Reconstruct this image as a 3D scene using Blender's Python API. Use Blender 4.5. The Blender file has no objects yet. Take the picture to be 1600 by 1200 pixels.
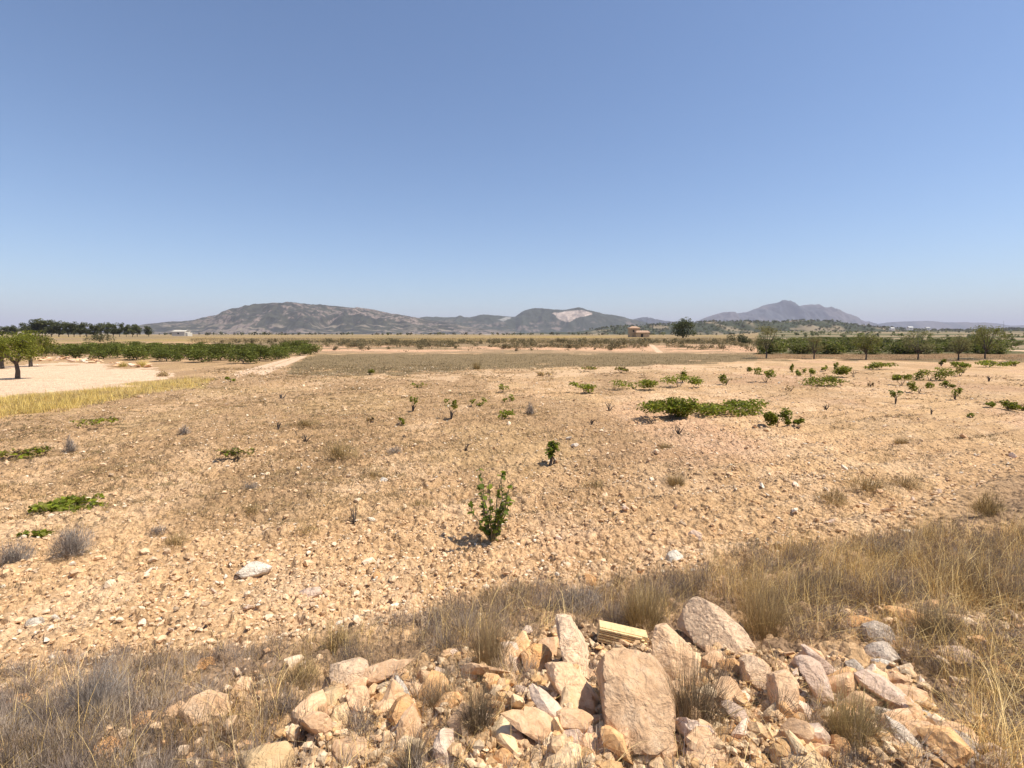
import bpy, math
import numpy as np
from mathutils import Matrix, Vector, Euler

R = np.random.RandomState(7)
sc = bpy.context.scene
COL = sc.collection

# ------------------------------------------------------------------ camera
CAM_Z, F, PITCH = 2.6, 800.0, math.radians(5.57)
cd = bpy.data.cameras.new('camera'); cam = bpy.data.objects.new('camera', cd); COL.objects.link(cam)
cam.location = (0, 0, CAM_Z); cam.rotation_euler = (math.pi/2 - PITCH, 0, 0)
cd.sensor_width = 36; cd.lens = 18; cd.clip_start = 0.05; cd.clip_end = 60000
sc.camera = cam
# ------------------------------------------------------------------ sky, sun, exposure
SUN = Vector((0.47, -0.06, 0.87)).normalized()
SUN_EL = math.asin(SUN.z); SUN_ROT = math.atan2(SUN.x, SUN.y)
w = bpy.data.worlds.new('World'); sc.world = w; w.use_nodes = True
nt = w.node_tree; bg = nt.nodes['Background']
sky = nt.nodes.new('ShaderNodeTexSky'); sky.sky_type = 'NISHITA'; sky.sun_disc = False
sky.sun_elevation = SUN_EL; sky.sun_rotation = SUN_ROT
sky.air_density = 1.0; sky.dust_density = 1.2; sky.ozone_density = 2.0; sky.altitude = 600
tn = nt.nodes.new('ShaderNodeMix'); tn.data_type = 'RGBA'; tn.blend_type = 'MULTIPLY'; tn.inputs[0].default_value = 1; tn.inputs[7].default_value = (.955, 1.035, 1.13, 1)
nt.links.new(sky.outputs[0], tn.inputs[6]); nt.links.new(tn.outputs[2], bg.inputs[0]); bg.inputs[1].default_value = 0.090
sl = bpy.data.lights.new('sun', 'SUN'); so = bpy.data.objects.new('sun', sl); COL.objects.link(so)
sl.energy = 4.2; sl.angle = math.radians(0.53); sl.color = (1.0, 0.93, 0.80)
so.rotation_euler = SUN.to_track_quat('Z', 'Y').to_euler(); so.location = (0, 0, 60)
sc.view_settings.view_transform = 'Standard'; sc.view_settings.look = 'None'
sc.view_settings.gamma = 1; sc.view_settings.exposure = 0.58; sc.view_settings.use_curve_mapping = False
sc.cycles.max_bounces = 6; sc.cycles.diffuse_bounces = 3; sc.cycles.transparent_max_bounces = 8
sc.cycles.volume_bounces = 0

# ------------------------------------------------------------------ noise
def _h(ix, iy, s):
    n = (ix.astype(np.int64)*374761393 + iy.astype(np.int64)*668265263 + s*974634777) & 0x7fffffff
    n = ((n ^ (n >> 13))*1274126177) & 0x7fffffff
    n = ((n ^ (n >> 16))*1103515245) & 0x7fffffff
    return ((n >> 4) & 0xffff)/65535.0
def noise(x, y, s=0):
    x = np.asarray(x, float); y = np.asarray(y, float)
    ix = np.floor(x); iy = np.floor(y); fx = x-ix; fy = y-iy
    ux = fx*fx*(3-2*fx); uy = fy*fy*(3-2*fy)
    a = _h(ix, iy, s); b = _h(ix+1, iy, s); c = _h(ix, iy+1, s); d = _h(ix+1, iy+1, s)
    return (a*(1-ux)+b*ux)*(1-uy)+(c*(1-ux)+d*ux)*uy
def fbm(x, y, s=0, o=4):
    t = 0; a = 0.5; n = 0
    for i in range(o):
        t = t+a*noise(x*2**i+i*13.7, y*2**i-i*7.3, s+i*17); n += a; a *= .5
    return t/n
def bumps(x, y, cell, s=0, dens=1.0):
    """height of scattered flattened lumps, one per cell, 0..1"""
    gx = x/cell; gy = y/cell; ix = np.floor(gx); iy = np.floor(gy); out = np.zeros_like(gx)
    for dx in (-1, 0, 1):
        for dy in (-1, 0, 1):
            cx = ix+dx; cy = iy+dy
            px = cx+_h(cx, cy, s); py = cy+_h(cx, cy, s+1); r = 0.25+0.5*_h(cx, cy, s+2)
            on = _h(cx, cy, s+3) < dens
            a = _h(cx, cy, s+4)*3.14; ex = 1+0.6*_h(cx, cy, s+5)
            ddx = gx-px; ddy = gy-py
            u = (ddx*np.cos(a)+ddy*np.sin(a))*ex; v = -ddx*np.sin(a)+ddy*np.cos(a)
            h = np.sqrt(np.clip(1-(u*u+v*v)/(r*r), 0, 1))*r*on
            out = np.maximum(out, h)
    return out
def sstep(a, b, x):
    t = np.clip((x-a)/(b-a), 0, 1); return t*t*(3-2*t)

# ------------------------------------------------------------------ pixel <-> ground
CP, SP = math.cos(PITCH), math.sin(PITCH)
def ray(px, py):
    u = (px-800)/F; v = (600-py)/F
    return np.array([u, CP+v*SP, v*CP-SP])
def proj(x, y, z):
    d = y*CP-(z-CAM_Z)*SP; up = y*SP+(z-CAM_Z)*CP
    d = np.where(d > 0.05, d, 0.05)
    return 800+F*x/d, 600-F*up/d
XE = [-14, -6, -3, 0, 2, 4, 6, 9, 14]; YE = [2.4, 3.7, 4.1, 4.6, 5.2, 6.1, 7.4, 9.5, 12.5]
def edge(x): return np.interp(x, XE, YE)
def H(x, y):
    x = np.asarray(x, float); y = np.asarray(y, float)
    r = np.hypot(x, y)
    e = edge(x)+0.5*(noise(x*0.9, y*0.3, 5)-.5)
    t = np.clip((e-y)/(e-0.4), 0, 1)
    z = 1.06*t**0.9
    mound = np.exp(-((x-0.75)/1.3)**2-((y-2.3)/0.7)**2)*0.13
    z = z+mound+t*(1-t)*0.5*(fbm(x*1.1, y*1.1, 9, 3)-.5)
    far = (1-t)
    z = z+far*0.16*(fbm(x*0.12, y*0.12, 21, 3)-.5)*np.clip(r/15, 0, 1)
    # terrace bank beyond the brown strip
    yf = 76+6*(noise(x*0.03, 0*x, 31)-.5)
    left = 1-sstep(0.40, 0.52, x/np.maximum(y, 1))
    z = z+left*sstep(0, 1, (y-yf)/22)*(0.85+0.25*fbm(x*.08, y*.08, 33, 3))
    z = z+left*np.clip((y-yf)/200, 0, 1)*0.35
    # rising country far right
    z = z+(1-left)*np.clip(y-260, 0, 2600)*0.0085*(0.6+0.8*fbm(x*.002, y*.002, 40, 3))*np.clip((y-260)/300, 0, 1)
    return z
def at(px, py):
    d = ray(px, py); s0 = 0.3; z = None
    ss = np.concatenate([np.linspace(.5, 20, 500), np.geomspace(20.05, 9000, 900)])
    P = np.outer(ss, d); zz = CAM_Z+P[:, 2]; hh = H(P[:, 0], P[:, 1])
    k = np.argmax(zz < hh)
    if k == 0: k = len(ss)-1
    a, b = ss[max(k-1, 0)], ss[k]
    for _ in range(18):
        m = (a+b)/2; p = d*m
        if CAM_Z+p[2] < H(p[0], p[1]): b = m
        else: a = m
    p = d*b
    return Vector((p[0], p[1], CAM_Z+p[2])), b   # b = camera depth

# ------------------------------------------------------------------ mesh helpers
def make(name, verts, faces, mat=None, col=None, parent=None, smooth=False, link=True):
    verts = np.asarray(verts, np.float32); faces = np.asarray(faces, np.int32)
    me = bpy.data.meshes.new(name); n, k = faces.shape
    me.vertices.add(len(verts)); me.vertices.foreach_set('co', verts.ravel())
    me.loops.add(n*k); me.loops.foreach_set('vertex_index', faces.ravel())
    me.polygons.add(n); me.polygons.foreach_set('loop_start', np.arange(0, n*k, k, dtype=np.int32))
    me.polygons.foreach_set('use_smooth', np.full(n, smooth))
    if col is not None:
        a = me.color_attributes.new('Col', 'FLOAT_COLOR', 'POINT')
        c = np.ones((len(verts), 4), np.float32); c[:, :3] = col; a.data.foreach_set('color', c.ravel())
    me.update(calc_edges=True)
    if mat: me.materials.append(mat)
    if not link: return me
    return put(name, me, parent)
def put(name, me, parent=None, loc=None, rz=0, s=1):
    o = bpy.data.objects.new(name, me); COL.objects.link(o)
    if parent: o.parent = parent
    if loc is not None: o.location = loc
    o.rotation_euler = (0, 0, rz); o.scale = (s, s, s) if np.isscalar(s) else s
    return o
def tag(o, label=None, cat=None, group=None, kind=None):
    if label: o['label'] = label
    if cat: o['category'] = cat
    if group: o['group'] = group
    if kind: o['kind'] = kind
    return o
def empty(name, loc, label, cat, group=None, rz=0, s=1):
    return tag(put(name, None, None, loc, rz, s), label, cat, group)

# ------------------------------------------------------------------ materials
def newmat(name):
    m = bpy.data.materials.new(name); m.use_nodes = True
    return m, m.node_tree, m.node_tree.nodes['Principled BSDF']
def N(t, typ, **kw):
    n = t.nodes.new(typ)
    for k, v in kw.items(): setattr(n, k, v)
    return n
def rampn(t, src, stops):
    r = t.nodes.new('ShaderNodeValToRGB'); e = r.color_ramp.elements
    while len(e) < len(stops): e.new(0.5)
    for i, (p, c) in enumerate(stops): e[i].position = p; e[i].color = (*c, 1) if len(c) == 3 else c
    t.links.new(src, r.inputs[0]); return r
def mult(t, a, b, f=1.0, mode='MULTIPLY'):
    m = t.nodes.new('ShaderNodeMix'); m.data_type = 'RGBA'; m.blend_type = mode; m.inputs[0].default_value = f
    t.links.new(a, m.inputs[6]); t.links.new(b, m.inputs[7]); return m.outputs[2]

def ground_mat():
    m, t, b = newmat('stony_soil'); b.inputs['Roughness'].default_value = 1; b.inputs['Specular IOR Level'].default_value = .1
    at_ = N(t, 'ShaderNodeVertexColor', layer_name='Col'); g = N(t, 'ShaderNodeNewGeometry')
    out = at_.outputs[0]; hts = []
    for sc_, lo, hi, dist in ((1.3, .84, 1.10, 1), (9, .72, 1.2, .6), (34, .60, 1.28, 0)):
        n = N(t, 'ShaderNodeTexNoise'); n.inputs['Scale'].default_value = sc_; n.inputs['Detail'].default_value = 5
        n.inputs['Distortion'].default_value = dist; n.inputs['Roughness'].default_value = .65
        t.links.new(g.outputs['Position'], n.inputs['Vector'])
        r = rampn(t, n.outputs[0], [(.3, (lo, lo*.98, lo*.96)), (.7, (hi, hi, hi))]); out = mult(t, out, r.outputs[0]); hts.append(n)
    t.links.new(out, b.inputs['Base Color'])
    v = N(t, 'ShaderNodeTexVoronoi'); v.inputs['Scale'].default_value = 14; t.links.new(g.outputs['Position'], v.inputs['Vector'])
    v2 = N(t, 'ShaderNodeTexVoronoi'); v2.inputs['Scale'].default_value = 5; t.links.new(g.outputs['Position'], v2.inputs['Vector'])
    b1 = N(t, 'ShaderNodeBump', invert=True); b1.inputs['Distance'].default_value = .05; b1.inputs['Strength'].default_value = .9
    b0 = N(t, 'ShaderNodeBump', invert=True); b0.inputs['Distance'].default_value = .10; b0.inputs['Strength'].default_value = .6
    b2 = N(t, 'ShaderNodeBump'); b2.inputs['Distance'].default_value = .03; b2.inputs['Strength'].default_value = .7
    t.links.new(v2.outputs[0], b0.inputs['Height']); t.links.new(v.outputs[0], b1.inputs['Height']); t.links.new(hts[2].outputs[0], b2.inputs['Height'])
    t.links.new(b0.outputs[0], b1.inputs['Normal']); t.links.new(b1.outputs[0], b2.inputs['Normal']); t.links.new(b2.outputs[0], b.inputs['Normal'])
    return m
def rock_mat(name, a, bb, c, scale=9, stain=(.16, .13, .11), stain_amt=.5, bd=1.0):
    m, t, b = newmat(name); b.inputs['Roughness'].default_value = .95; b.inputs['Specular IOR Level'].default_value = .15
    tc = N(t, 'ShaderNodeTexCoord'); oi = N(t, 'ShaderNodeObjectInfo')
    add = N(t, 'ShaderNodeVectorMath', operation='ADD'); t.links.new(tc.outputs['Object'], add.inputs[0])
    cmb = N(t, 'ShaderNodeVectorMath', operation='SCALE'); cmb.inputs[0].default_value = (37, 21, 53); t.links.new(oi.outputs['Random'], cmb.inputs['Scale'])
    t.links.new(cmb.outputs[0], add.inputs[1])
    n = N(t, 'ShaderNodeTexNoise'); n.inputs['Scale'].default_value = scale; n.inputs['Detail'].default_value = 8; n.inputs['Roughness'].default_value = .7
    n.inputs['Distortion'].default_value = .8
    t.links.new(add.outputs[0], n.inputs['Vector'])
    r = rampn(t, n.outputs[0], [(.3, a), (.52, bb), (.72, c)])
    n2 = N(t, 'ShaderNodeTexNoise'); n2.inputs['Scale'].default_value = scale*2.6; n2.inputs['Detail'].default_value = 6; n2.inputs['Roughness'].default_value = .75
    t.links.new(add.outputs[0], n2.inputs['Vector'])
    r2 = rampn(t, n2.outputs[0], [(.36, (1, 1, 1)), (.5, (0, 0, 0))])
    mx = N(t, 'ShaderNodeMix', data_type='RGBA'); mx.inputs[7].default_value = (*stain, 1)
    fm = N(t, 'ShaderNodeMath', operation='MULTIPLY'); fm.inputs[1].default_value = stain_amt
    t.links.new(r2.outputs[0], fm.inputs[0]); t.links.new(fm.outputs[0], mx.inputs[0]); t.links.new(r.outputs[0], mx.inputs[6])
    hv = N(t, 'ShaderNodeHueSaturation'); mr = N(t, 'ShaderNodeMapRange'); mr.inputs[3].default_value = .82; mr.inputs[4].default_value = 1.15
    t.links.new(oi.outputs['Random'], mr.inputs[0]); t.links.new(mr.outputs[0], hv.inputs['Value']); t.links.new(mx.outputs[2], hv.inputs['Color'])
    t.links.new(hv.outputs[0], b.inputs['Base Color'])
    n3 = N(t, 'ShaderNodeTexNoise'); n3.inputs['Scale'].default_value = scale*4; n3.inputs['Detail'].default_value = 9; n3.inputs['Roughness'].default_value = .72
    t.links.new(add.outputs[0], n3.inputs['Vector'])
    bp = N(t, 'ShaderNodeBump'); bp.inputs['Distance'].default_value = .014*bd; bp.inputs['Strength'].default_value = 1
    b9 = N(t, 'ShaderNodeBump'); b9.inputs['Distance'].default_value = .05*bd; b9.inputs['Strength'].default_value = .8
    n9 = N(t, 'ShaderNodeTexNoise'); n9.inputs['Scale'].default_value = scale*1.2; n9.inputs['Detail'].default_value = 4; n9.inputs['Distortion'].default_value = 1.5
    t.links.new(add.outputs[0], n9.inputs['Vector']); t.links.new(n9.outputs[0], b9.inputs['Height']); t.links.new(b9.outputs[0], bp.inputs['Normal'])
    t.links.new(n3.outputs[0], bp.inputs['Height']); t.links.new(bp.outputs[0], b.inputs['Normal'])
    return m
def vcol_mat(name, rough=.9, transl=0.0, bump=0, noise_scale=0, var=0.0):
    m, t, b = newmat(name); b.inputs['Roughness'].default_value = rough; b.inputs['Specular IOR Level'].default_value = .2
    a = N(t, 'ShaderNodeVertexColor', layer_name='Col'); c = a.outputs[0]
    if noise_scale:
        g = N(t, 'ShaderNodeNewGeometry'); n = N(t, 'ShaderNodeTexNoise'); n.inputs['Scale'].default_value = noise_scale; n.inputs['Detail'].default_value = 6
        t.links.new(g.outputs['Position'], n.inputs['Vector'])
        r = rampn(t, n.outputs[0], [(.3, (.7, .7, .7)), (.7, (1.2, 1.2, 1.2))]); c = mult(t, c, r.outputs[0])
        if bump:
            bp = N(t, 'ShaderNodeBump'); bp.inputs['Distance'].default_value = bump; t.links.new(n.outputs[0], bp.inputs['Height']); t.links.new(bp.outputs[0], b.inputs['Normal'])
    if var:
        oi = N(t, 'ShaderNodeObjectInfo'); mr = N(t, 'ShaderNodeMapRange'); mr.inputs[3].default_value = 1-var; mr.inputs[4].default_value = 1+var
        hv = N(t, 'ShaderNodeHueSaturation'); t.links.new(oi.outputs['Random'], mr.inputs[0]); t.links.new(mr.outputs[0], hv.inputs['Value']); t.links.new(c, hv.inputs['Color']); c = hv.outputs[0]
    t.links.new(c, b.inputs['Base Color'])
    if transl:
        tr = N(t, 'ShaderNodeBsdfTranslucent'); t.links.new(c, tr.inputs[0]); mx = N(t, 'ShaderNodeMixShader'); mx.inputs[0].default_value = transl
        t.links.new(b.outputs[0], mx.inputs[1]); t.links.new(tr.outputs[0], mx.inputs[2]); t.links.new(mx.outputs[0], t.nodes['Material Output'].inputs[0])
    return m
def plain_mat(name, c, sc_=6, lo=.8, hi=1.1, rough=.9):
    m, t, b = newmat(name); b.inputs['Roughness'].default_value = rough
    g = N(t, 'ShaderNodeNewGeometry'); n = N(t, 'ShaderNodeTexNoise'); n.inputs['Scale'].default_value = sc_; n.inputs['Detail'].default_value = 6
    t.links.new(g.outputs['Position'], n.inputs['Vector'])
    r = rampn(t, n.outputs[0], [(.3, tuple(x*lo for x in c)), (.7, tuple(x*hi for x in c))])
    t.links.new(r.outputs[0], b.inputs['Base Color'])
    bp = N(t, 'ShaderNodeBump'); bp.inputs['Distance'].default_value = .02; t.links.new(n.outputs[0], bp.inputs['Height']); t.links.new(bp.outputs[0], b.inputs['Normal'])
    return m
M_ground = ground_mat()
M_peach = rock_mat('peach_limestone', (.58, .35, .19), (.78, .51, .30), (.84, .62, .41), 12, (.36, .23, .15), .5, .55)
M_pale = rock_mat('pale_pink_limestone', (.54, .37, .26), (.74, .53, .39), (.84, .66, .52), 9, (.34, .24, .18), .5)
M_grey = rock_mat('lichen_grey_limestone', (.32, .26, .205), (.62, .50, .39), (.80, .70, .57), 22, (.16, .13, .10), .55, .5)
M_orange = rock_mat('orange_limestone', (.56, .28, .11), (.74, .41, .18), (.80, .51, .28), 8, (.38, .2, .1), .4)
M_yellow = rock_mat('smooth_yellow_limestone', (.66, .42, .20), (.80, .56, .31), (.84, .64, .40), 5, (.45, .3, .17), .3)
M_white = rock_mat('white_limestone', (.58, .48, .37), (.74, .64, .51), (.82, .75, .64), 12, (.40, .32, .25), .45)
MATS = dict(p=M_peach, l=M_pale, g=M_grey, o=M_orange, y=M_yellow, w=M_white)
M_leaf = vcol_mat('leaf', .6, .42, var=.2)
M_straw = vcol_mat('dry_grass', .8, .15)
M_pebble = vcol_mat('pebble', .95, noise_scale=40, bump=.01)
M_bark = plain_mat('bark', (.09, .07, .055), 25, .6, 1.3)
M_hill = vcol_mat('hillside', 1)

# ------------------------------------------------------------------ ground
SOIL = np.array([.66, .43, .235]); PALE = np.array([.75, .525, .325]); SAND = np.array([.80, .57, .385])
BROWN = np.array([.25, .185, .10]); STRAW = np.array([.52, .37, .15]); WEED = np.array([.39, .25, .135])
PLATEAU = np.array([.35, .25, .145]); TERR = np.array([.68, .42, .26]); BANK = np.array([.30, .20, .125])
def inpoly(px, py, poly, soft=0):
    ins = np.zeros(px.shape, bool); n = len(poly)
    for i in range(n):
        x1, y1 = poly[i]; x2, y2 = poly[(i+1) % n]
        if y1 == y2: continue
        c = ((y1 > py) != (y2 > py)) & (px < (x2-x1)*(py-y1)/(y2-y1)+x1)
        ins ^= c
    return ins.astype(float)
def mix(c, t, m): return c*(1-m[:, None])+t*m[:, None]
def ground_color(x, y, z):
    px, py = proj(x, y, z); d = py-522
    jx = px+16*(fbm(x*.35, y*.35, 61, 3)-.5); jy = py+np.clip(d, 3, 60)*.18*(fbm(x*.4, y*.4, 62, 3)-.5)*2
    f1 = fbm(x*.25, y*.25, 51, 4); f2 = fbm(x*1.2, y*1.2, 52, 4); f3 = fbm(x*.5, y*.12, 53, 4)
    n = len(x); c = np.tile(SOIL, (n, 1))
    c = mix(c, PALE, sstep(.42, .68, f2)*.7)
    c = mix(c, np.array([.60, .36, .25]), sstep(.5, .7, f1)*.45*sstep(700, 1100, px))
    # dry weed tint over the field
    dens = (sstep(1150, 600, px)*1.0+.3)*(1-sstep(690, 880, py))
    c = mix(c, WEED, np.clip((sstep(.42, .62, f3)+.25)*dens*1.2, 0, .8))
    c = mix(c, np.array([.55, .375, .19]), np.clip(sstep(.5, .7, fbm(x*.3, y*.3, 77, 3))*dens*.7, 0, .4))
    # left pale sand
    c = mix(c, SAND, inpoly(jx, jy, [(-900, 578), (0, 573), (60, 568), (140, 568), (225, 574), (275, 582), (262, 592), (200, 603), (110, 618), (0, 626), (-900, 700)]))
    c = mix(c, STRAW, inpoly(jx, jy, [(-900, 690), (0, 622), (110, 614), (210, 600), (300, 590), (335, 592), (320, 602), (200, 622), (100, 645), (0, 652), (-900, 800)])*.8)
    # brown grass strip
    bp = inpoly(jx, jy, [(445, 581), (480, 556), (505, 553), (700, 552), (1000, 552), (1180, 551), (1600, 551), (2400, 551), (2400, 572), (1600, 565), (1200, 562), (1100, 566), (1000, 573), (900, 573), (760, 577), (700, 582), (600, 583)])
    c = mix(c, BROWN*(1+.25*(f2[:, None]-.5)), bp*.92)
    red = inpoly(jx, jy, [(1180, 551), (2400, 552), (2400, 560), (1180, 561)])
    c = mix(c, np.array([.33, .18, .09]), red*.6)
    # pale line beyond the field, track beside orchard
    pl = inpoly(jx, jy, [(560, 588), (760, 583), (900, 576), (1180, 568), (1180, 573), (900, 584), (760, 589), (560, 592)])
    c = mix(c, PALE, pl*.6)
    for poly in ([(395, 583), (470, 556), (482, 553), (474, 560), (412, 586)], [(360, 584), (460, 557), (466, 557), (372, 590)]):
        c = mix(c, SAND*.95, inpoly(px, py, poly))
    # terrace face and plateau
    terr = sstep(0, 1, (552.5-py)/1.5)*(px < 1185)*(px > 330)*(py > 500)
    c = mix(c, PLATEAU, terr*.95)
    face = sstep(552.5, 549, py)*sstep(536, 542, py)*(px < 1185)*(px > 470)
    c = mix(c, TERR*(1+.5*(f2[:, None]-.5)), face*sstep(.42, .52, fbm(x*.07, y*.6, 91, 4)))
    c = mix(c, np.array([.22, .17, .10]), terr*sstep(545, 536, py)*sstep(.42, .6, fbm(x*.2, y*.5, 98, 4))*.7*(1-far_(y)))
    far = sstep(90, 130, y)
    c = mix(c, mix(np.tile(PLATEAU, (n, 1)), STRAW*.75, sstep(.4, .7, fbm(x*.03, y*.03, 92, 4))), far)
    c = mix(c, np.array([.27, .21, .12]), far*sstep(.5, .62, fbm(x*.05, y*.02, 97, 4))*.8)
    c = mix(c, SAND, inpoly(px, py, [(1013, 538), (1020, 538), (1036, 551), (1026, 551)])*.85)
    rt = (px > 1185)*sstep(62, 75, y)
    c = mix(c, mix(np.tile(np.array([.13, .13, .06]), (n, 1)), np.array([.36, .27, .17]), sstep(.45, .55, fbm(x*.006, y*.02, 95, 3))), rt)
    c = mix(c, SAND*.9, inpoly(px, py, [(1548, 546), (1700, 548), (1900, 560), (1900, 562), (1700, 551), (1590, 549)]))
    # bank by the camera
    t = np.clip((edge(x)-y)/1.0+.3*(f2-.5), 0, 1)
    c = mix(c, mix(np.tile(BANK, (n, 1)), SOIL*.9, sstep(.45, .62, f2)), t*.85)
    c = mix(c, np.array([.42, .30, .16]), sstep(9000, 2500, -r_(x, y))*0)
    return c
def far_(y): return sstep(110, 150, y)
def r_(x, y): return np.hypot(x, y)
def near_relief(x, y, z):
    r = np.hypot(x, y)
    px, py = proj(x, y, z)
    smooth = inpoly(px, py, [(-900, 570), (0, 567), (150, 565), (330, 578), (300, 592), (110, 618), (-900, 690)])
    fade = (1-sstep(9, 26, r))*(1-smooth)
    fade6 = (1-sstep(4.5, 11, r))
    a = 0.16*bumps(x+.03*noise(x*9, y*9, 3), y, .12, 11, .7)*fade*.5
    b = 0.08*bumps(x, y, .055, 15, .85)*fade6*.6
    big = .10*(fbm(x*1.6, y*1.6, 81, 3)-.5)*(1-sstep(25, 60, r))*(1-smooth)
    fur = .045*np.sin((y*1.0-x*.42)*6.6+2*noise(x*.5, y*.5, 84))*(1-sstep(14, 40, r))*(1-smooth)*sstep(4, 6, y)
    return a+b+big+fur+.02*(fbm(x*9, y*9, 83, 3)-.5)*fade
def ground():
    rr = [0.35]
    while rr[-1] < 9500:
        r = rr[-1]
        step = .024 if r < 8 else .024*(r/8)**1.6 if r < 30 else max(.2, r*.011) if r < 130 else r*.04
        rr.append(r+step)
    rr = np.array(rr); rr = np.append(rr, [13000, 20000, 32000])
    th = np.concatenate([np.radians(np.linspace(-56, 56, 780)), np.radians(np.linspace(60, 300, 60))])
    T, RR = np.meshgrid(th, rr); x = (RR*np.sin(T)).ravel(); y = (RR*np.cos(T)).ravel()
    z = H(x, y); c = ground_color(x, y, z); z = z+near_relief(x, y, z)
    nt_, nr = len(th), len(rr)
    i, j = np.meshgrid(np.arange(nr-1), np.arange(nt_), indexing='ij'); j2 = (j+1) % nt_
    f = np.stack([i*nt_+j, i*nt_+j2, (i+1)*nt_+j2, (i+1)*nt_+j], -1).reshape(-1, 4)[:, ::-1]
    vs = np.stack([x, y, z], 1)
    vs = np.vstack([vs, [[0, 0, float(H(0., 0.1))]]]); c = np.vstack([c, BANK])
    k = len(vs)-1
    tri = np.array([[q, q, (q+1) % nt_, k] for q in range(nt_)])
    o = make('ground', vs, f, M_ground, c, smooth=True)
    tag(o, kind='structure'); print('ground quads', len(f)); return o
ground()
def HZ(x, y):
    z = H(x, y); return z+near_relief(np.asarray(x, float), np.asarray(y, float), z)
def hz1(x, y): return float(HZ(np.array([x]), np.array([y]))[0])

# ------------------------------------------------------------------ hills
def hill(name, pts, D, front, back, seed, colf, nu=260, nv=70, rough=.16, base=0.0, x_ext=0):
    pts = np.array(pts, float)
    u = np.linspace(pts[0, 0], pts[-1, 0], nu); top = np.interp(u, pts[:, 0], pts[:, 1])
    k = np.ones(3)/3; top = np.convolve(np.pad(top, 1, 'edge'), k, 'valid'); top = top-1.3*(fbm(u/14, u*0, seed+70, 4)-.5)
    v = np.linspace(0, 1, nv)
    U, V = np.meshgrid(u, v, indexing='ij'); TOP = np.repeat(top[:, None], nv, 1)
    s = np.where(V < .6, -front*(1-V/.6), back*(V-.6)/.4)
    crest = CAM_Z+(522-TOP)/F*D
    X = (U-800)/F*D*(1+s/D*.0); Y = D+s
    prof = np.where(V < .6, np.sin(np.clip(V/.6, 0, 1)*math.pi/2)**1.25, np.cos(np.clip((V-.6)/.4, 0, 1)*math.pi/2))
    sc1 = front*.33
    rid = 1-np.abs(2*fbm(X/sc1+.3*fbm(X/sc1, Y/sc1, seed+9, 2), Y/sc1*.45, seed, 5)-1)*1.6
    fall = np.sin(np.clip(V/.6, 0, 1)*math.pi)*(V < .6)
    amp = (crest-base)*rough*2.2
    Z = base+(crest-base)*prof+amp*(rid-.55)*fall+(crest-base)*.05*(fbm(X/sc1*5, Y/sc1*5, seed+3, 3)-.5)*prof
    ends = np.minimum(1, np.minimum(U-pts[0, 0], pts[-1, 0]-U)/25+.0)
    Z = base-20+(Z-base+20)*np.clip(ends, 0, 1)**.6
    Z[:, 0] = base-20; Z[:, -1] = base-20
    x = X.ravel(); y = Y.ravel(); z = Z.ravel()
    i, j = np.meshgrid(np.arange(nu-1), np.arange(nv-1), indexing='ij')
    f = np.stack([i*nv+j, (i+1)*nv+j, (i+1)*nv+j+1, i*nv+j+1], -1).reshape(-1, 4)
    o = make(name, np.stack([x, y, z], 1), f, M_hill, colf(x, y, z), smooth=True)
    tag(o, kind='structure'); return o
SCRUB = np.array([.046, .047, .038]); ROCKY = np.array([.215, .165, .138])
def c_main(x, y, z):
    px, py = proj(x, y, z); n = fbm(x/34, y/20, 101, 5); f = fbm(x/9, y/9, 103, 4); fine = fbm(x/4.5, y/5, 110, 2)
    band = fbm(x/300, y/90, 104, 3)
    m = sstep(.515, .60, n*.5+band*.5)*(.3+.7*sstep(200, 420, px))
    c = np.tile(SCRUB, (len(x), 1))*(.5+.6*f[:, None]+.6*(fine[:, None]-.3))
    c = mix(c, np.array([.075, .074, .05]), sstep(.45, .6, fbm(x/40, y/24, 106, 4))*.6)
    c = mix(c, ROCKY*(.6+.9*fbm(x/7, y/7, 108, 3)[:, None]), m*sstep(.38, .52, f*.6+fine*.4)*.95)
    return mix(c, np.array([.27, .22, .165]), sstep(.60, .66, fbm(x/90, y/10, 109, 3))*sstep(500, 512, py)*.8)
def c_mid(x, y, z):
    px, py = proj(x, y, z); f = fbm(x/20, y/28, 113, 4)
    c = np.tile(np.array([.046, .051, .035]), (len(x), 1))*(.3+.9*f[:, None]+.5*fbm(x/7, y/9, 114, 2)[:, None])
    c = mix(c, ROCKY*.9, sstep(.50, .62, fbm(x/90, y/55, 115, 4))*.9*sstep(494, 512, py)*sstep(.35, .55, f))
    jx = px+8*(fbm(px/9, py/5, 117, 3)-.5); jy = py+4*(fbm(px/12, py/4, 118, 3)-.5)
    q = inpoly(jx, jy, [(862, 489), (885, 486), (905, 485), (926, 488), (925, 491), (908, 495), (893, 502), (884, 503), (872, 497), (868, 492)])
    c = mix(c, np.array([.42, .335, .275])*(.35+1.1*fbm(px/4, py/1.5, 119, 3)[:, None]), q)
    q = inpoly(jx, jy, [(778, 500), (790, 496), (802, 496), (800, 498), (786, 502)])
    return mix(c, np.array([.36, .34, .31]), q*.6)
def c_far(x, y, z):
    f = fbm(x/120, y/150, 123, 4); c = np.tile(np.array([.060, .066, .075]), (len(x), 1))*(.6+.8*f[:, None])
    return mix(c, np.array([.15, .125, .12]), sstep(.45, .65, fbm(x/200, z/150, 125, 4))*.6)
def c_wood(x, y, z):
    f = fbm(x/8, y/20, 133, 4); c = np.tile(np.array([.055, .06, .035]), (len(x), 1))*(.6+.8*f[:, None])
    return mix(c, np.array([.30, .23, .15]), sstep(.52, .66, fbm(x/50, y/70, 135, 4))*.7)
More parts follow.
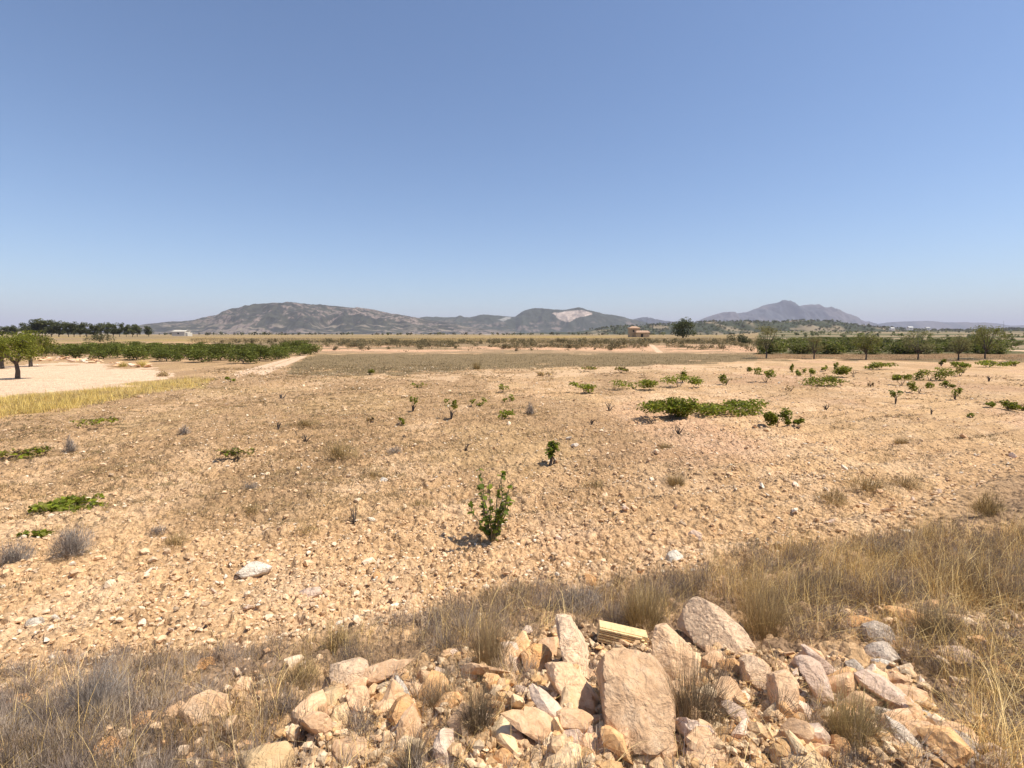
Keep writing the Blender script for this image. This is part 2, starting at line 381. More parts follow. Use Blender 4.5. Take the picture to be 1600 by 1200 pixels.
hill('blue_mountain', [(1040, 512), (1095, 503), (1112, 494), (1125, 489), (1142, 491), (1160, 491), (1185, 482), (1200, 476), (1215, 473), (1230, 477), (1245, 479), (1260, 477), (1280, 483), (1300, 489), (1320, 498), (1340, 506), (1370, 513), (1400, 516)], 8200, 900, 1500, 5, c_far, rough=.22)
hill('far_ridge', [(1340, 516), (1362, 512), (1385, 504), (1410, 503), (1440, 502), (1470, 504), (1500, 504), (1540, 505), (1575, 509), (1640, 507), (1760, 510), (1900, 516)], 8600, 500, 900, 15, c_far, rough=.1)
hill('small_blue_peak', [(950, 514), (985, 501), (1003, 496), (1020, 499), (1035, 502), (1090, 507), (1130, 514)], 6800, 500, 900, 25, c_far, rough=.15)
hill('quarry_hill', [(600, 516), (640, 500), (670, 495), (690, 497), (718, 496), (722, 494), (727, 497), (745, 495), (757, 492), (785, 494), (805, 495), (815, 488), (835, 484), (860, 484), (885, 484), (900, 481), (920, 486), (935, 490), (960, 495), (985, 500), (1010, 507), (1060, 512), (1100, 516)], 4800, 800, 1200, 35, c_mid, nu=520, nv=120, rough=.12)
hill('scrubby_hill', [(215, 519), (243, 511), (262, 507), (300, 502), (360, 494), (385, 485), (400, 479), (430, 477), (450, 476), (463, 475.5), (480, 478), (505, 477), (530, 479), (580, 484), (610, 490), (640, 495), (680, 502), (720, 508), (770, 515), (830, 519)], 3200, 520, 1000, 45, c_main, nu=760, nv=170, rough=.15)
hill('wooded_rise', [(780, 521), (900, 519), (940, 513), (1000, 509), (1060, 506), (1100, 504), (1140, 503), (1210, 504), (1230, 502), (1270, 503), (1300, 506), (1335, 512), (1380, 515), (1450, 517), (1500, 516), (1600, 514), (1750, 514), (1900, 518)], 1500, 260, 400, 55, c_wood, nu=420, nv=60, rough=.15)
hill('low_left_rise', [(-500, 518), (-300, 512), (-100, 512), (0, 514), (60, 517), (120, 520)], 1500, 500, 400, 65, c_wood, nu=160, nv=30, rough=.1)

# ------------------------------------------------------------------ blades, leaves, rocks
def blades(base, az, tilt, curl, L, wid, col, segs=2):
    n = len(base); s = np.linspace(0, 1, segs+1); pos = base.copy(); V = []; C = []
    side = np.stack([-np.sin(az+.6), np.cos(az+.6), 0*az], 1)
    for k in range(segs+1):
        ww = wid*(1-s[k]*.9) if k else wid
        if k < segs:
            V.append(pos-side*ww[:, None]/2); V.append(pos+side*ww[:, None]/2); C += [col, col]
            a = tilt+curl*(s[k]+.5/segs); st = L/segs
            pos = pos+np.stack([np.cos(az)*np.sin(a)*st, np.sin(az)*np.sin(a)*st, np.cos(a)*st], 1)
        else: V.append(pos); C.append(col)
    nv = 2*segs+1; V = np.stack(V, 1).reshape(-1, 3); C = np.stack(C, 1).reshape(-1, 3); o = np.arange(n)[:, None]*nv
    T = []
    for k in range(segs-1): a = 2*k; T += [[a, a+1, a+3], [a, a+3, a+2]]
    a = 2*(segs-1); T.append([a, a+1, a+2]); T = np.array(T)
    return V, (o[:, None, :]+T[None]).reshape(-1, 3), C
def join(parts):
    V = []; T = []; C = []; o = 0
    for v, t, c in parts: V.append(v); T.append(t+o); C.append(c); o += len(v)
    return np.vstack(V), np.vstack(T), np.vstack(C)
def jit(c, n, a=.2, R=R):
    return np.array(c)*(1+a*(R.rand(n, 1)*2-1))*(1+.07*(R.rand(n, 3)*2-1))
def leaves(P, size, col, up=.5, R=R, aspect=.75):
    """folded four-cornered leaves, two triangles each side of the midrib"""
    n = len(P); nrm = R.randn(n, 3); nrm[:, 2] = np.abs(nrm[:, 2])+up*2; nrm /= np.linalg.norm(nrm, axis=1)[:, None]
    a = R.randn(n, 3); a -= nrm*(a*nrm).sum(1)[:, None]; a /= np.linalg.norm(a, axis=1)[:, None]; b = np.cross(nrm, a)
    s = (size*(.65+.7*R.rand(n)))[:, None]
    V = np.stack([P-a*s*.5, P+b*s*aspect*.5+nrm*s*.12+a*s*.05, P+a*s*.5-nrm*s*.08, P-b*s*aspect*.5+nrm*s*.12+a*s*.05], 1).reshape(-1, 3)
    o = np.arange(n)[:, None]*4; T = np.array([[0, 1, 2], [0, 2, 3]])
    return V, (o[:, None, :]+T[None]).reshape(-1, 3), np.repeat(col, 4, 0)
def tube(pts, rad, sides=6):
    pts = np.array(pts, float); n = len(pts); V = []
    for i in range(n):
        d = pts[min(i+1, n-1)]-pts[max(i-1, 0)]; d /= np.linalg.norm(d)+1e-9
        a = np.cross(d, [0.3, .9, .2]); a /= np.linalg.norm(a)+1e-9; b = np.cross(d, a)
        for k in range(sides):
            t = 2*math.pi*k/sides; V.append(pts[i]+rad[i]*(a*math.cos(t)+b*math.sin(t)))
    T = []
    for i in range(n-1):
        for k in range(sides):
            p = i*sides+k; q = i*sides+(k+1) % sides; T += [[p, q, q+sides], [p, q+sides, p+sides]]
    return np.array(V), np.array(T), np.tile([.1, .1, .1], (len(V), 1))
def icos(sub):
    import bmesh
    bm = bmesh.new(); bmesh.ops.create_icosphere(bm, subdivisions=sub, radius=1)
    v = np.array([p.co[:] for p in bm.verts]); f = np.array([[q.index for q in p.verts] for p in bm.faces]); bm.free(); return v, f
ICO = {k: icos(k) for k in (1, 2, 3, 4, 5)}
def n3(v, fr, s):
    return (noise(v[:, 0]*fr+v[:, 2]*1.7, v[:, 1]*fr+5, s)+noise(v[:, 1]*fr-v[:, 0]*.9, v[:, 2]*fr+9, s+1)+noise(v[:, 2]*fr, v[:, 0]*fr+v[:, 1], s+2))/3-.5
def hull(planes, offs, sub, seed, soft=.03, nz=.06, chips=0, lo=.72):
    """rock: rays from the centre cut by half spaces; exact facets with slightly worn edges"""
    u, f = ICO[sub]; d = u@planes.T; r = np.where(d > 1e-3, offs[None]/np.maximum(d, 1e-3), 1e3)
    rmin = r.min(1); sm = -soft*rmin*np.log(np.exp(-(r-rmin[:, None])/(soft*rmin[:, None])).sum(1))
    rr = rmin+sm
    rr = rr*(1+nz*n3(u, 3.3, seed)*1.0+nz*n3(u, 8, seed+5)+nz*.7*n3(u, 19, seed+8))
    v = u*rr[:, None]
    if chips:
        q = np.random.RandomState(seed+900)
        for _ in range(chips):
            n = q.randn(3); n[1] -= .6; n /= np.linalg.norm(n); d = v@n; o = np.percentile(d, 99.5)*q.uniform(lo, .96)
            v = v-np.clip(d-o, 0, None)[:, None]*n
        v = v*(1+.5*nz*n3(u, 14, seed+3)[:, None])
    return v, f
def rock_mesh(dims, sub, seed, mat, nz=.07, name='stone'):
    r = np.random.RandomState(seed); k = 11
    k = 5; P = r.randn(k, 3); P /= np.linalg.norm(P, axis=1)[:, None]; o = .62+.33*r.rand(k)
    B = np.vstack([np.eye(3), -np.eye(3)])+.30*r.randn(6, 3); B /= np.linalg.norm(B, axis=1)[:, None]
    v, f = hull(np.vstack([P, B]), np.concatenate([o, .8+.15*r.rand(6)]), sub, seed, .008, nz, 3)
    v = v*np.array(dims)/2/.85
    return make(name, v, f, mat, link=False, smooth=False)

# ------------------------------------------------------------------ traced foreground rocks
def traced(poly, th, mat, label, sub=5, seed=0, front=3, nz=.05, drop=0, up=.0):
    poly = np.array(poly, float); cx, cy = poly.mean(0); by = poly[:, 1].max()
    _, dep = at(cx, by); dep = dep-drop+th*.35
    d = ray(cx, cy); loc = np.array([0, 0, CAM_Z])+d*dep
    fwd = d/np.linalg.norm(d); right = np.cross(fwd, [0, 0, 1]); right /= np.linalg.norm(right); upv = np.cross(right, fwd)
    s = dep*np.linalg.norm(d)/F*1.0/np.linalg.norm(ray(cx, cy))
    # local x=right, y=away, z=up
    q = np.stack([(poly[:, 0]-cx), -(poly[:, 1]-cy)], 1)*dep/F
    hh = np.ptp(q[:, 1]); r = np.random.RandomState(seed+50); P = []; O = []
    A = (np.roll(q, -1, 0)*q[:, ::-1]*[1, -1]).sum()
    for i in range(len(q)):
        a = q[i]; b = q[(i+1) % len(q)]; e = b-a; n = np.array([e[1], -e[0]]); n /= np.linalg.norm(n)+1e-9
        off = n@a
        if off < 0: n = -n; off = -off
        tl = r.uniform(-.35, .15); nn = np.array([n[0], tl, n[1]]); m = np.linalg.norm(nn); P.append(nn/m); O.append(max(off, .01)/m)
    for k in range(front):
        nn = np.array([r.uniform(-.5, .5), -1, (.95, .45, .2)[k]+r.uniform(-.15, .15)]); m = np.linalg.norm(nn); P.append(nn/m); O.append((th*.5+(.10, .03, 0)[k]*hh)*r.uniform(.8, 1)/m)
    nn = np.array([.05, 1, .1]); P.append(nn/np.linalg.norm(nn)); O.append(th*.5+.4*hh)
    v, f = hull(np.array(P), np.array(O), sub, seed, .006, nz, 8, .88)
    me = make('boulder' if sub == 5 else 'stone', v, f, mat, link=False, smooth=False)
    o = bpy.data.objects.new(me.name, me); COL.objects.link(o)
    o.matrix_world = Matrix(((right[0], fwd[0], upv[0], loc[0]), (right[1], fwd[1], upv[1], loc[1]), (right[2], fwd[2], upv[2], loc[2]), (0, 0, 0, 1)))
    return tag(o, label, 'rock' if sub == 5 else 'stone')
TR = [
 ([(1062, 975), (1075, 950), (1095, 941), (1125, 952), (1158, 975), (1176, 1000), (1174, 1018), (1125, 1022), (1075, 1000)], .26, 'g1', 'largest rounded boulder with shaded grey left face, at the back of the rubble pile'),  # left face is grey from shade; the mottling covers the whole rock
 ([(935, 1035), (960, 1022), (1005, 1025), (1035, 1060), (1052, 1110), (1048, 1150), (1010, 1165), (965, 1172), (950, 1140), (940, 1090)], .14, 'p', 'biggest upright slab of peach limestone in the middle of the rubble'),
 ([(862, 966), (885, 968), (905, 1000), (918, 1035), (905, 1062), (878, 1048), (868, 1022), (872, 1000)], .12, 'g1', 'tall narrow grey-pink rock leaning left beside the orange block'),
 ([(813, 1022), (832, 1008), (850, 1008), (862, 1020), (861, 1040), (850, 1052), (822, 1050)], .12, 'o', 'smooth orange block left of the leaning grey-pink rock'),
 ([(1018, 1000), (1022, 988), (1055, 990), (1078, 1008), (1090, 1030), (1085, 1075), (1050, 1070), (1022, 1040)], .16, 'p', 'cracked peach rock between the hollow brick and the largest boulder'),
 ([(516, 1048), (530, 1036), (560, 1034), (574, 1046), (574, 1072), (550, 1078), (520, 1066)], .16, 'g1', 'rounded rock with lichen cap topping the small heap at left'),
 ([(500, 1098), (508, 1080), (525, 1078), (540, 1090), (536, 1105), (512, 1108)], .10, 'y', 'tan cobble below and left of the lichen-capped rock'),
 ([(540, 1085), (548, 1076), (570, 1075), (577, 1090), (574, 1112), (550, 1112)], .12, 'p', 'squarish peach cobble directly below the lichen-capped rock'),
 ([(517, 1118), (524, 1106), (538, 1104), (545, 1118), (542, 1134), (522, 1135)], .09, 'y', 'round yellow stone at the foot of the small left heap'),
 ([(612, 1080), (624, 1058), (632, 1070), (640, 1088), (630, 1100), (618, 1102)], .05, 'w', 'pointed whitish shard standing on end'),
 ([(608, 1118), (622, 1098), (640, 1092), (650, 1108), (652, 1140), (630, 1145), (612, 1128)], .11, 'o', 'orange wedge of rock under the pointed white shard'),
 ([(637, 1072), (650, 1068), (668, 1076), (660, 1086), (640, 1088)], .07, 'p', 'small flat stone right of the pointed white shard'),
 ([(380, 1200), (385, 1172), (410, 1166), (445, 1170), (458, 1195), (450, 1215), (400, 1215)], .16, 'y', 'flat-topped yellow rock cut by the lower edge of the picture, left'),
 ([(763, 1100), (772, 1090), (790, 1090), (799, 1103), (790, 1116), (766, 1116)], .09, 'o', 'small round orange stone among grass below the orange block'),
 ([(875, 1125), (900, 1115), (925, 1135), (932, 1160), (905, 1180), (880, 1165)], .09, 'l', 'flat pinkish plate left of the biggest slab'),
 ([(860, 1045), (885, 1042), (905, 1060), (930, 1085), (938, 1120), (912, 1118), (880, 1095), (862, 1070)], .10, 'p', 'broad rough peach rock behind the flat pinkish plate'),
 ([(1212, 1062), (1230, 1050), (1243, 1058), (1245, 1098), (1236, 1125), (1216, 1125), (1211, 1095)], .12, 'p', 'tall narrow block with deeply shaded left side, right of centre'),
 ([(1240, 1040), (1262, 1036), (1282, 1045), (1298, 1075), (1302, 1100), (1280, 1092), (1262, 1070)], .07, 'l', 'pale grey-pink slab lying diagonally right of the tall narrow block'),
 ([(1250, 1014), (1262, 1016), (1300, 1038), (1322, 1058), (1318, 1066), (1290, 1050), (1258, 1028)], .06, 'l', 'long thin stone lying like a bar above the diagonal slab'),
 ([(1322, 970), (1340, 964), (1362, 965), (1366, 978), (1345, 984), (1328, 982)], .10, 'o', 'bright orange brick-like stone in the dry grass, right'),
 ([(1352, 985), (1368, 977), (1390, 980), (1404, 1000), (1385, 1010), (1358, 1004)], .13, 'g', 'dark grey rock under the bright orange brick-like stone'),
 ([(1352, 1018), (1365, 1008), (1385, 1007), (1400, 1020), (1392, 1034), (1360, 1034)], .10, 'g', 'white-flecked grey rock below the dark grey rock'),
 ([(1366, 1040), (1385, 1033), (1410, 1038), (1414, 1048), (1390, 1052), (1370, 1050)], .08, 'w', 'small whitish flat stone under the white-flecked rock'),
 ([(1322, 1042), (1335, 1034), (1350, 1046), (1356, 1060), (1342, 1066), (1328, 1058)], .07, 'g', 'triangular grey stone left of the whitish flat stone'),
 ([(1338, 1072), (1352, 1062), (1380, 1066), (1415, 1085), (1434, 1100), (1430, 1112), (1390, 1098), (1345, 1090)], .08, 'l', 'long pale pink slab stepping down to the right'),
 ([(1370, 1112), (1390, 1108), (1404, 1122), (1408, 1140), (1388, 1138), (1372, 1130)], .07, 'g', 'shaded grey slab below the long pale pink slab'),
 ([(1415, 1130), (1435, 1126), (1448, 1145), (1452, 1162), (1438, 1156), (1424, 1145)], .06, 'y', 'thin yellow plate beside a white flake, lower right'),
 ([(1434, 1112), (1445, 1112), (1458, 1124), (1452, 1138), (1440, 1130)], .05, 'w', 'small bright white flake above the thin yellow plate'),
 ([(1470, 1022), (1490, 1014), (1512, 1020), (1524, 1036), (1515, 1048), (1485, 1040)], .13, 'l', 'pink rock alone in the grass right of the grey rocks'),
 ([(1540, 1046), (1565, 1042), (1592, 1050), (1602, 1066), (1570, 1066), (1545, 1058)], .12, 'o', 'flat orange rock at the right edge, half hidden by grass'),
 ([(1205, 1180), (1225, 1160), (1250, 1155), (1290, 1180), (1310, 1205), (1290, 1220), (1215, 1215)], .16, 'y', 'big smooth yellow slab cut by the lower edge, right of centre'),
 ([(1140, 1130), (1150, 1124), (1165, 1130), (1168, 1155), (1152, 1160), (1140, 1152)], .06, 'o', 'small saffron-coloured broken chip, upper one of two stacked'),
 ([(1138, 1162), (1152, 1160), (1166, 1165), (1168, 1188), (1150, 1192), (1136, 1180)], .06, 'o', 'saffron-coloured chip just under its twin'),
 ([(1075, 1160), (1088, 1145), (1110, 1148), (1132, 1170), (1135, 1200), (1100, 1215), (1075, 1195)], .12, 'p', 'large peach rock beside the stacked saffron chips'),
 ([(1118, 1108), (1140, 1102), (1162, 1108), (1180, 1135), (1172, 1150), (1145, 1125), (1120, 1122)], .09, 'l', 'pale wedge above the saffron chips'),
 ([(1465, 1185), (1475, 1160), (1500, 1155), (1530, 1170), (1540, 1200), (1510, 1215), (1470, 1212)], .15, 'g', 'white-speckled grey boulder at the bottom right'),
 ([(1388, 1145), (1420, 1150), (1450, 1170), (1462, 1192), (1440, 1196), (1400, 1170)], .06, 'g', 'thin grey plate with dark underside leading to the speckled boulder'),
 ([(1162, 1040), (1178, 1028), (1195, 1035), (1200, 1062), (1190, 1080), (1165, 1068)], .12, 'g1', 'grey-faced rock right of the cracked peach rock'),
 ([(1120, 1040), (1145, 1032), (1160, 1045), (1158, 1062), (1135, 1056)], .09, 'o', 'reddish hollowed stone under the largest boulder'),
 ([(1205, 1040), (1218, 1034), (1240, 1040), (1238, 1052), (1215, 1054)], .08, 'p', 'small peach stone on top of the tall narrow block'),
 ([(205, 1122), (222, 1112), (245, 1118), (248, 1140), (225, 1146), (208, 1140)], .12, 'o', 'orange rock in the grass at lower left, left one of the pair'),
 ([(248, 1122), (262, 1106), (282, 1100), (292, 1112), (285, 1130), (260, 1138)], .12, 'p', 'pinkish rock at lower left, right one of the pair'),
 ([(285, 1098), (305, 1084), (328, 1082), (352, 1098), (356, 1128), (330, 1140), (295, 1130)], .18, 'p', 'rough mound-shaped rock wrapped in dry twigs, lower left'),
 ([(128, 1178), (150, 1162), (172, 1158), (184, 1172), (180, 1195), (140, 1198)], .13, 'o', 'low orange rock at the bottom left behind tall stalks'),
 ([(306, 1036), (316, 1028), (330, 1030), (334, 1042), (320, 1048), (308, 1046)], .08, 'o', 'small orange stone at the edge of the field, lower left'),
 ([(8, 1096), (24, 1086), (40, 1090), (44, 1108), (24, 1114), (8, 1110)], .09, 'o', 'orange stone near the left edge of the picture'),
 ([(362, 1072), (378, 1058), (392, 1064), (392, 1084), (370, 1086)], .10, 'p', 'brown-crusted stone poking from grass left of the small heap'),
 ([(1400, 965), (1425, 955), (1448, 958), (1460, 975), (1440, 985), (1410, 980)], .12, 'o', 'orange rock veiled by tall straw, right of the brick-like stone'),
 ([(1480, 972), (1510, 965), (1545, 968), (1556, 985), (1520, 992), (1490, 985)], .12, 'p', 'broad peach rock in the grass near the right edge'),
 ([(1560, 905), (1585, 898), (1606, 900), (1606, 922), (1575, 920)], .12, 'o', 'orange rock against the right edge above the grassy bank'),
 ([(372, 890), (385, 882), (408, 881), (424, 890), (415, 900), (382, 902)], .12, 'w', 'pale flat stone lying alone on the open soil at left'),
 ([(468, 928), (480, 918), (500, 920), (503, 932), (484, 938)], .12, 'l', 'greyish stone with a dark underside right of the pale flat stone'),
 ([(905, 906), (915, 896), (928, 900), (930, 916), (912, 920)], .12, 'o', 'peach-orange stone on the soil just behind the grassy bank'),
 ([(1070, 838), (1082, 828), (1095, 832), (1096, 842), (1078, 844)], .14, 'l', 'pinkish grey stone on the open field, right of the leafy vine'),
 ([(1044, 868), (1054, 862), (1066, 870), (1060, 888), (1046, 886)], .12, 'w', 'whitish stone on the field just above the grass'),
 ([(42, 972), (52, 965), (64, 968), (64, 978), (46, 979)], .12, 'w', 'white stone near the left edge of the field'),
 ([(592, 752), (600, 746), (608, 750), (604, 757), (590, 757)], .12, 'w', 'pale stone of the touching pair by a dry tuft'),
]
M_pgrey = rock_mat('weathered_peach_limestone', (.44, .31, .21), (.76, .53, .34), (.83, .63, .44), 15, (.27, .20, .15), .6, .6)
MATS['g1'] = M_pgrey
SM = dict(p=rock_mat('peach_stone', (.54, .32, .17), (.74, .47, .27), (.82, .59, .38), 2.2, (.34, .21, .13), .35, .25),
          l=rock_mat('pale_stone', (.58, .42, .30), (.76, .56, .41), (.84, .68, .54), 2.2, (.34, .25, .19), .35, .25),
          o=rock_mat('orange_stone', (.58, .31, .13), (.74, .43, .20), (.80, .54, .31), 2, (.4, .22, .11), .3, .25),
          y=rock_mat('yellow_stone', (.66, .43, .22), (.80, .57, .33), (.84, .65, .42), 2, (.45, .3, .17), .25, .2),
          w=rock_mat('whitish_stone', (.60, .50, .38), (.74, .63, .50), (.82, .74, .62), 2.5, (.4, .33, .26), .35, .2), g1=M_pgrey)
for k, (poly, th, m, lab) in enumerate(TR):
    sub = 5 if k < 6 else 4
    traced(poly, th, MATS[m], lab, sub=sub, seed=100+k*7, nz=.09 if sub == 5 else .07)

# hollow clay brick fragment
def box(x0, x1, y0, y1, z0, z1):
    v = np.array([(x, y, z) for x in (x0, x1) for y in (y0, y1) for z in (z0, z1)], float)
    f = np.array([(0, 1, 3, 2), (4, 6, 7, 5), (0, 4, 5, 1), (2, 3, 7, 6), (0, 2, 6, 4), (1, 5, 7, 3)]); return v, f
def boxes(name, L, mat, parent=None):
    V = []; Fc = []; o = 0
    for b in L: v, f = box(*b); V.append(v); Fc.append(f+o); o += 8
    return make(name, np.vstack(V), np.vstack(Fc), mat, parent=parent)
M_clay = plain_mat('buff_fired_clay', (.76, .55, .28), 30, .85, 1.08)
p, dep = at(975, 1022)
br = empty('hollow_brick', p+Vector((0, .05, .05)), 'broken yellow clay brick with ribbed side lying on the rubble behind the biggest slab', 'brick', rz=math.radians(-4))
br.rotation_euler = (math.radians(-4), math.radians(9), math.radians(-8))
W = 76*dep/F/2
boxes('body', [(-W, W, .016, .12, -.05, .052)], M_clay, br)
for k in range(6):
    z0 = -.05+k*.0172
    boxes('rib', [(-W, W-.02*((k*7) % 3), -.002*(k % 2), .016, z0, z0+.0105)], M_clay, br)
br.location.z += .02

# ------------------------------------------------------------------ countable loose stones
R2 = np.random.RandomState(21)
protos = {m: [rock_mesh([(1, .8, .6), (1.2, .7, .4), (.9, .9, .75), (1.3, .6, .5), (1, .7, .35), (1.1, .85, .7)][i], 3, 300+i+ord(m[0])*3, SM[m]) for i in range(6)] for m in ('p', 'l', 'o', 'y', 'w', 'g1')}
cnt = 0
RUB = [(395, 1200), (470, 1120), (600, 1060), (790, 1010), (860, 990), (960, 1000), (1100, 1020), (1240, 1030), (1430, 1060), (1520, 1200)]
LM = [(1115, 985, 'the largest boulder'), (995, 1095, 'the biggest slab'), (885, 1010, 'the leaning grey-pink rock'), (837, 1028, 'the smooth orange block'), (545, 1055, 'the lichen-capped rock'), (630, 1110, 'the orange wedge'), (625, 1075, 'the white shard'), (520, 1120, 'the round yellow stone'), (420, 1190, 'the flat-topped yellow rock'), (780, 1103, 'the small round orange stone'), (900, 1150, 'the flat pinkish plate'), (1228, 1090, 'the tall narrow block'), (1270, 1070, 'the diagonal pale slab'), (1390, 1085, 'the long pale pink slab'), (1250, 1185, 'the big smooth yellow slab'), (1152, 1160, 'the saffron chips'), (1500, 1185, 'the speckled grey boulder'), (745, 1140, 'the dark olive tussock'), (1330, 1130, 'the golden tussock'), (1105, 1180, 'the large bottom peach rock')]
CN = dict(p='peach', l='pale pink', o='orange', y='yellow', w='whitish', g='grey')
FLM = [(768, 800, 'the tall leafy vine'), (859, 715, 'the trunked vine'), (112, 860, 'the left cushion bush'), (1055, 750, 'the flat olive tuft'), (1355, 765, 'the long brown weed patch'), (398, 892, 'the pale flat stone'), (485, 928, 'the stone with dark underside'), (1050, 640, 'the biggest vine mass'), (600, 750, 'the pair of pale stones'), (116, 780, 'the long yellow-green vine'), (1540, 800, 'the dark weed at right'), (1410, 690, 'the green-grey tuft'), (918, 908, 'the peach-orange stone'), (150, 1000, 'the tall straw stalks')]
def where(px, py, lm):
    x0, y0, ph = min(lm, key=lambda q: (q[0]-px)**2+((q[1]-py)*1.3)**2); dx, dy = px-x0, (py-y0)*1.3
    return ('right of ' if dx > 0 else 'left of ')+ph if abs(dx) > abs(dy) else ('in front of ' if dy > 0 else 'behind ')+ph
def stone(px, py, wpx, label, group, mats, sink=.25):
    p, dep = at(px, py); s = wpx*dep/F
    m = mats[R2.randint(len(mats))]; me = protos[m][R2.randint(6)]
    o = bpy.data.objects.new('stone', me); COL.objects.link(o)
    o.location = (p.x, p.y, hz1(p.x, p.y)+s*.3*(1-sink)); o.rotation_euler = (R2.uniform(-.8, .8), R2.uniform(-.8, .8), R2.uniform(0, 6.28))
    o.scale = (s*R2.uniform(.8, 1.2), s*R2.uniform(.8, 1.2), s*R2.uniform(.7, 1.2))
    sz = 'small' if wpx < (16 if 'rubble' in group else 8) else 'middling' if wpx < (25 if 'rubble' in group else 10) else 'largish'
    lab = sz+' '+CN[m[0]]+(' loose stone ' if 'rubble' in group else ' field stone ')+where(px, py, LM if 'rubble' in group else FLM)
    return tag(o, lab, 'stone', group)
k = 0
while k < 200:
    px, py = R2.uniform(395, 1520), R2.uniform(1000, 1215)
    if inpoly(np.array([px]), np.array([py]), RUB)[0] < .5: continue
    stone(px, py, (13+34*R2.rand()**1.6)*(1+.25*(py-1000)/200), 'broken peach limestone piece lying loose in the rubble pile', 'loose pieces in the rubble pile', ['p', 'p', 'p', 'o', 'l', 'y', 'p']); k += 1
for k in range(45):
    px = R2.uniform(0, 1600); lim = np.interp(px, [0, 400, 800, 1100, 1600], [1030, 1000, 930, 850, 800]); py = lim-abs(R2.normal(0, 1))*70-5
    if py < 640: continue
    stone(px, py, R2.uniform(6, 12), 'fist-sized pale stone lying on the bare field soil', 'stones scattered on the field', ['l', 'w', 'p', 'p', 'o'])

# ------------------------------------------------------------------ pebbles and clods (uncountable)
def pebbles(name, x, y, size, cols, label, seed, sub=1, sink=.1):
    r = np.random.RandomState(seed); n = len(x); V0 = []
    for i in range(12):
        P = r.randn(9, 3); P /= np.linalg.norm(P, axis=1)[:, None]
        v, f = hull(P, .7+.3*r.rand(9), sub, seed+i, .02, .08)
        v = np.clip(v, -1.2, 1.2); V0.append(v)
    V0 = np.array(V0); k = r.randint(12, size=n); a = r.rand(n)*6.28
    sx = size*r.uniform(.7, 1.3, n)/2; sy = size*r.uniform(.6, 1.1, n)/2; sz = size*r.uniform(.45, .9, n)/2
    v = V0[k]*np.stack([sx, sy, sz], 1)[:, None, :]
    t = r.uniform(-.5, .5, n)[:, None]; zz = v[:, :, 2]*np.cos(t)+v[:, :, 0]*np.sin(t); xx = v[:, :, 0]*np.cos(t)-v[:, :, 2]*np.sin(t)
    ca = np.cos(a)[:, None]; sa = np.sin(a)[:, None]
    X = xx*ca-v[:, :, 1]*sa+x[:, None]; Y = xx*sa+v[:, :, 1]*ca+y[:, None]; Z = zz+(HZ(x, y)+sz*(.6-sink))[:, None]
    m = V0.shape[1]; V = np.stack([X, Y, Z], -1).reshape(-1, 3); T = (np.arange(n)[:, None, None]*m+f[None]).reshape(-1, 3)
    o = make(name, V, T, M_pebble, np.repeat(cols, m, 0)); return tag(o, label, kind='stuff')
def pick(pal, n, R=R2, a=.15):
    pal = np.array(pal); return pal[R.randint(len(pal), size=n)]*(1+a*(R.rand(n, 1)*2-1))
PEB = [(.66, .435, .245)]*4+[(.70, .475, .28)]*4+[(.74, .525, .325)]*4+[(.58, .375, .21)]*2+[(.78, .60, .41)]*2+[(.54, .39, .25), (.78, .66, .50)]
n = 52000
rr = np.exp(R2.uniform(math.log(3.6), math.log(42), n)); th = np.radians(R2.uniform(-54, 54, n)); x = rr*np.sin(th); y = rr*np.cos(th)
px, py = proj(x, y, H(x, y)); ok = (y > edge(x)-.4) & (inpoly(px, py, [(-900, 560), (340, 560), (330, 592), (100, 650), (-900, 800)]) < .5) & ((py > 560) | (px < 300))
clump = fbm(x*.8, y*.8, 211, 3); ok &= (R2.rand(n) < .25+1.5*sstep(.35, .65, clump))
x, y = x[ok], y[ok]; n = len(x)
size = np.minimum(.009+.014*np.exp(R2.normal(0, .6, n)), .10)*(1+np.hypot(x, y)/30)
pebbles('field_pebbles', x, y, size, pick(PEB, n), 'small stones and clods covering the ploughed soil', 5)
r0 = np.random.RandomState(55); q = [(1290, 960), (1480, 940), (1700, 930), (1700, 1260), (1530, 1260), (1490, 1080), (1330, 1000)]
aa = r0.uniform(1290, 1700, 1300); bb = r0.uniform(930, 1260, 1300); ok = inpoly(aa, bb, q) > .5; ql = [(-60, 1090), (180, 1050), (380, 1035), (520, 1000), (500, 1070), (400, 1250), (-60, 1260)]
a2 = r0.uniform(-60, 520, 650); b2 = r0.uniform(1000, 1260, 650); ok2 = inpoly(a2, b2, ql) > .5
aa = np.concatenate([aa[ok], a2[ok2]]); bb = np.concatenate([bb[ok], b2[ok2]])
D = np.stack([(aa-800)/F, CP+(600-bb)/F*SP, (600-bb)/F*CP-SP], 1); s = (CAM_Z-.7)/-D[:, 2]
for _ in range(14): s = s*.5+.5*(CAM_Z-H(D[:, 0]*s, D[:, 1]*s))/-D[:, 2]
x, y = D[:, 0]*s, D[:, 1]*s; n = len(x)
pebbles('bank_stones', x, y, np.minimum(.014+.020*np.exp(r0.normal(0, .6, n)), .10)*np.where(x < 0, .8, 1), pick([(.62, .41, .235), (.68, .46, .28), (.66, .39, .20), (.72, .53, .36), (.5, .36, .24)], n), 'broken stones lying in the grass on both sides of the rubble', 19, 2)
n = 9000
pxx = R2.uniform(330, 1560, n); pyy = R2.uniform(985, 1230, n)
ok = inpoly(pxx, pyy, RUB+[(1540, 1240), (380, 1240)]) > .5
Pg = []
D = np.stack([(pxx-800)/F, CP+(600-pyy)/F*SP, (600-pyy)/F*CP-SP], 1)[ok]
s = (CAM_Z-.7)/-D[:, 2]
for _ in range(14): s = s*.5+.5*(CAM_Z-H(D[:, 0]*s, D[:, 1]*s))/-D[:, 2]
x, y = D[:, 0]*s, D[:, 1]*s; n = len(x)
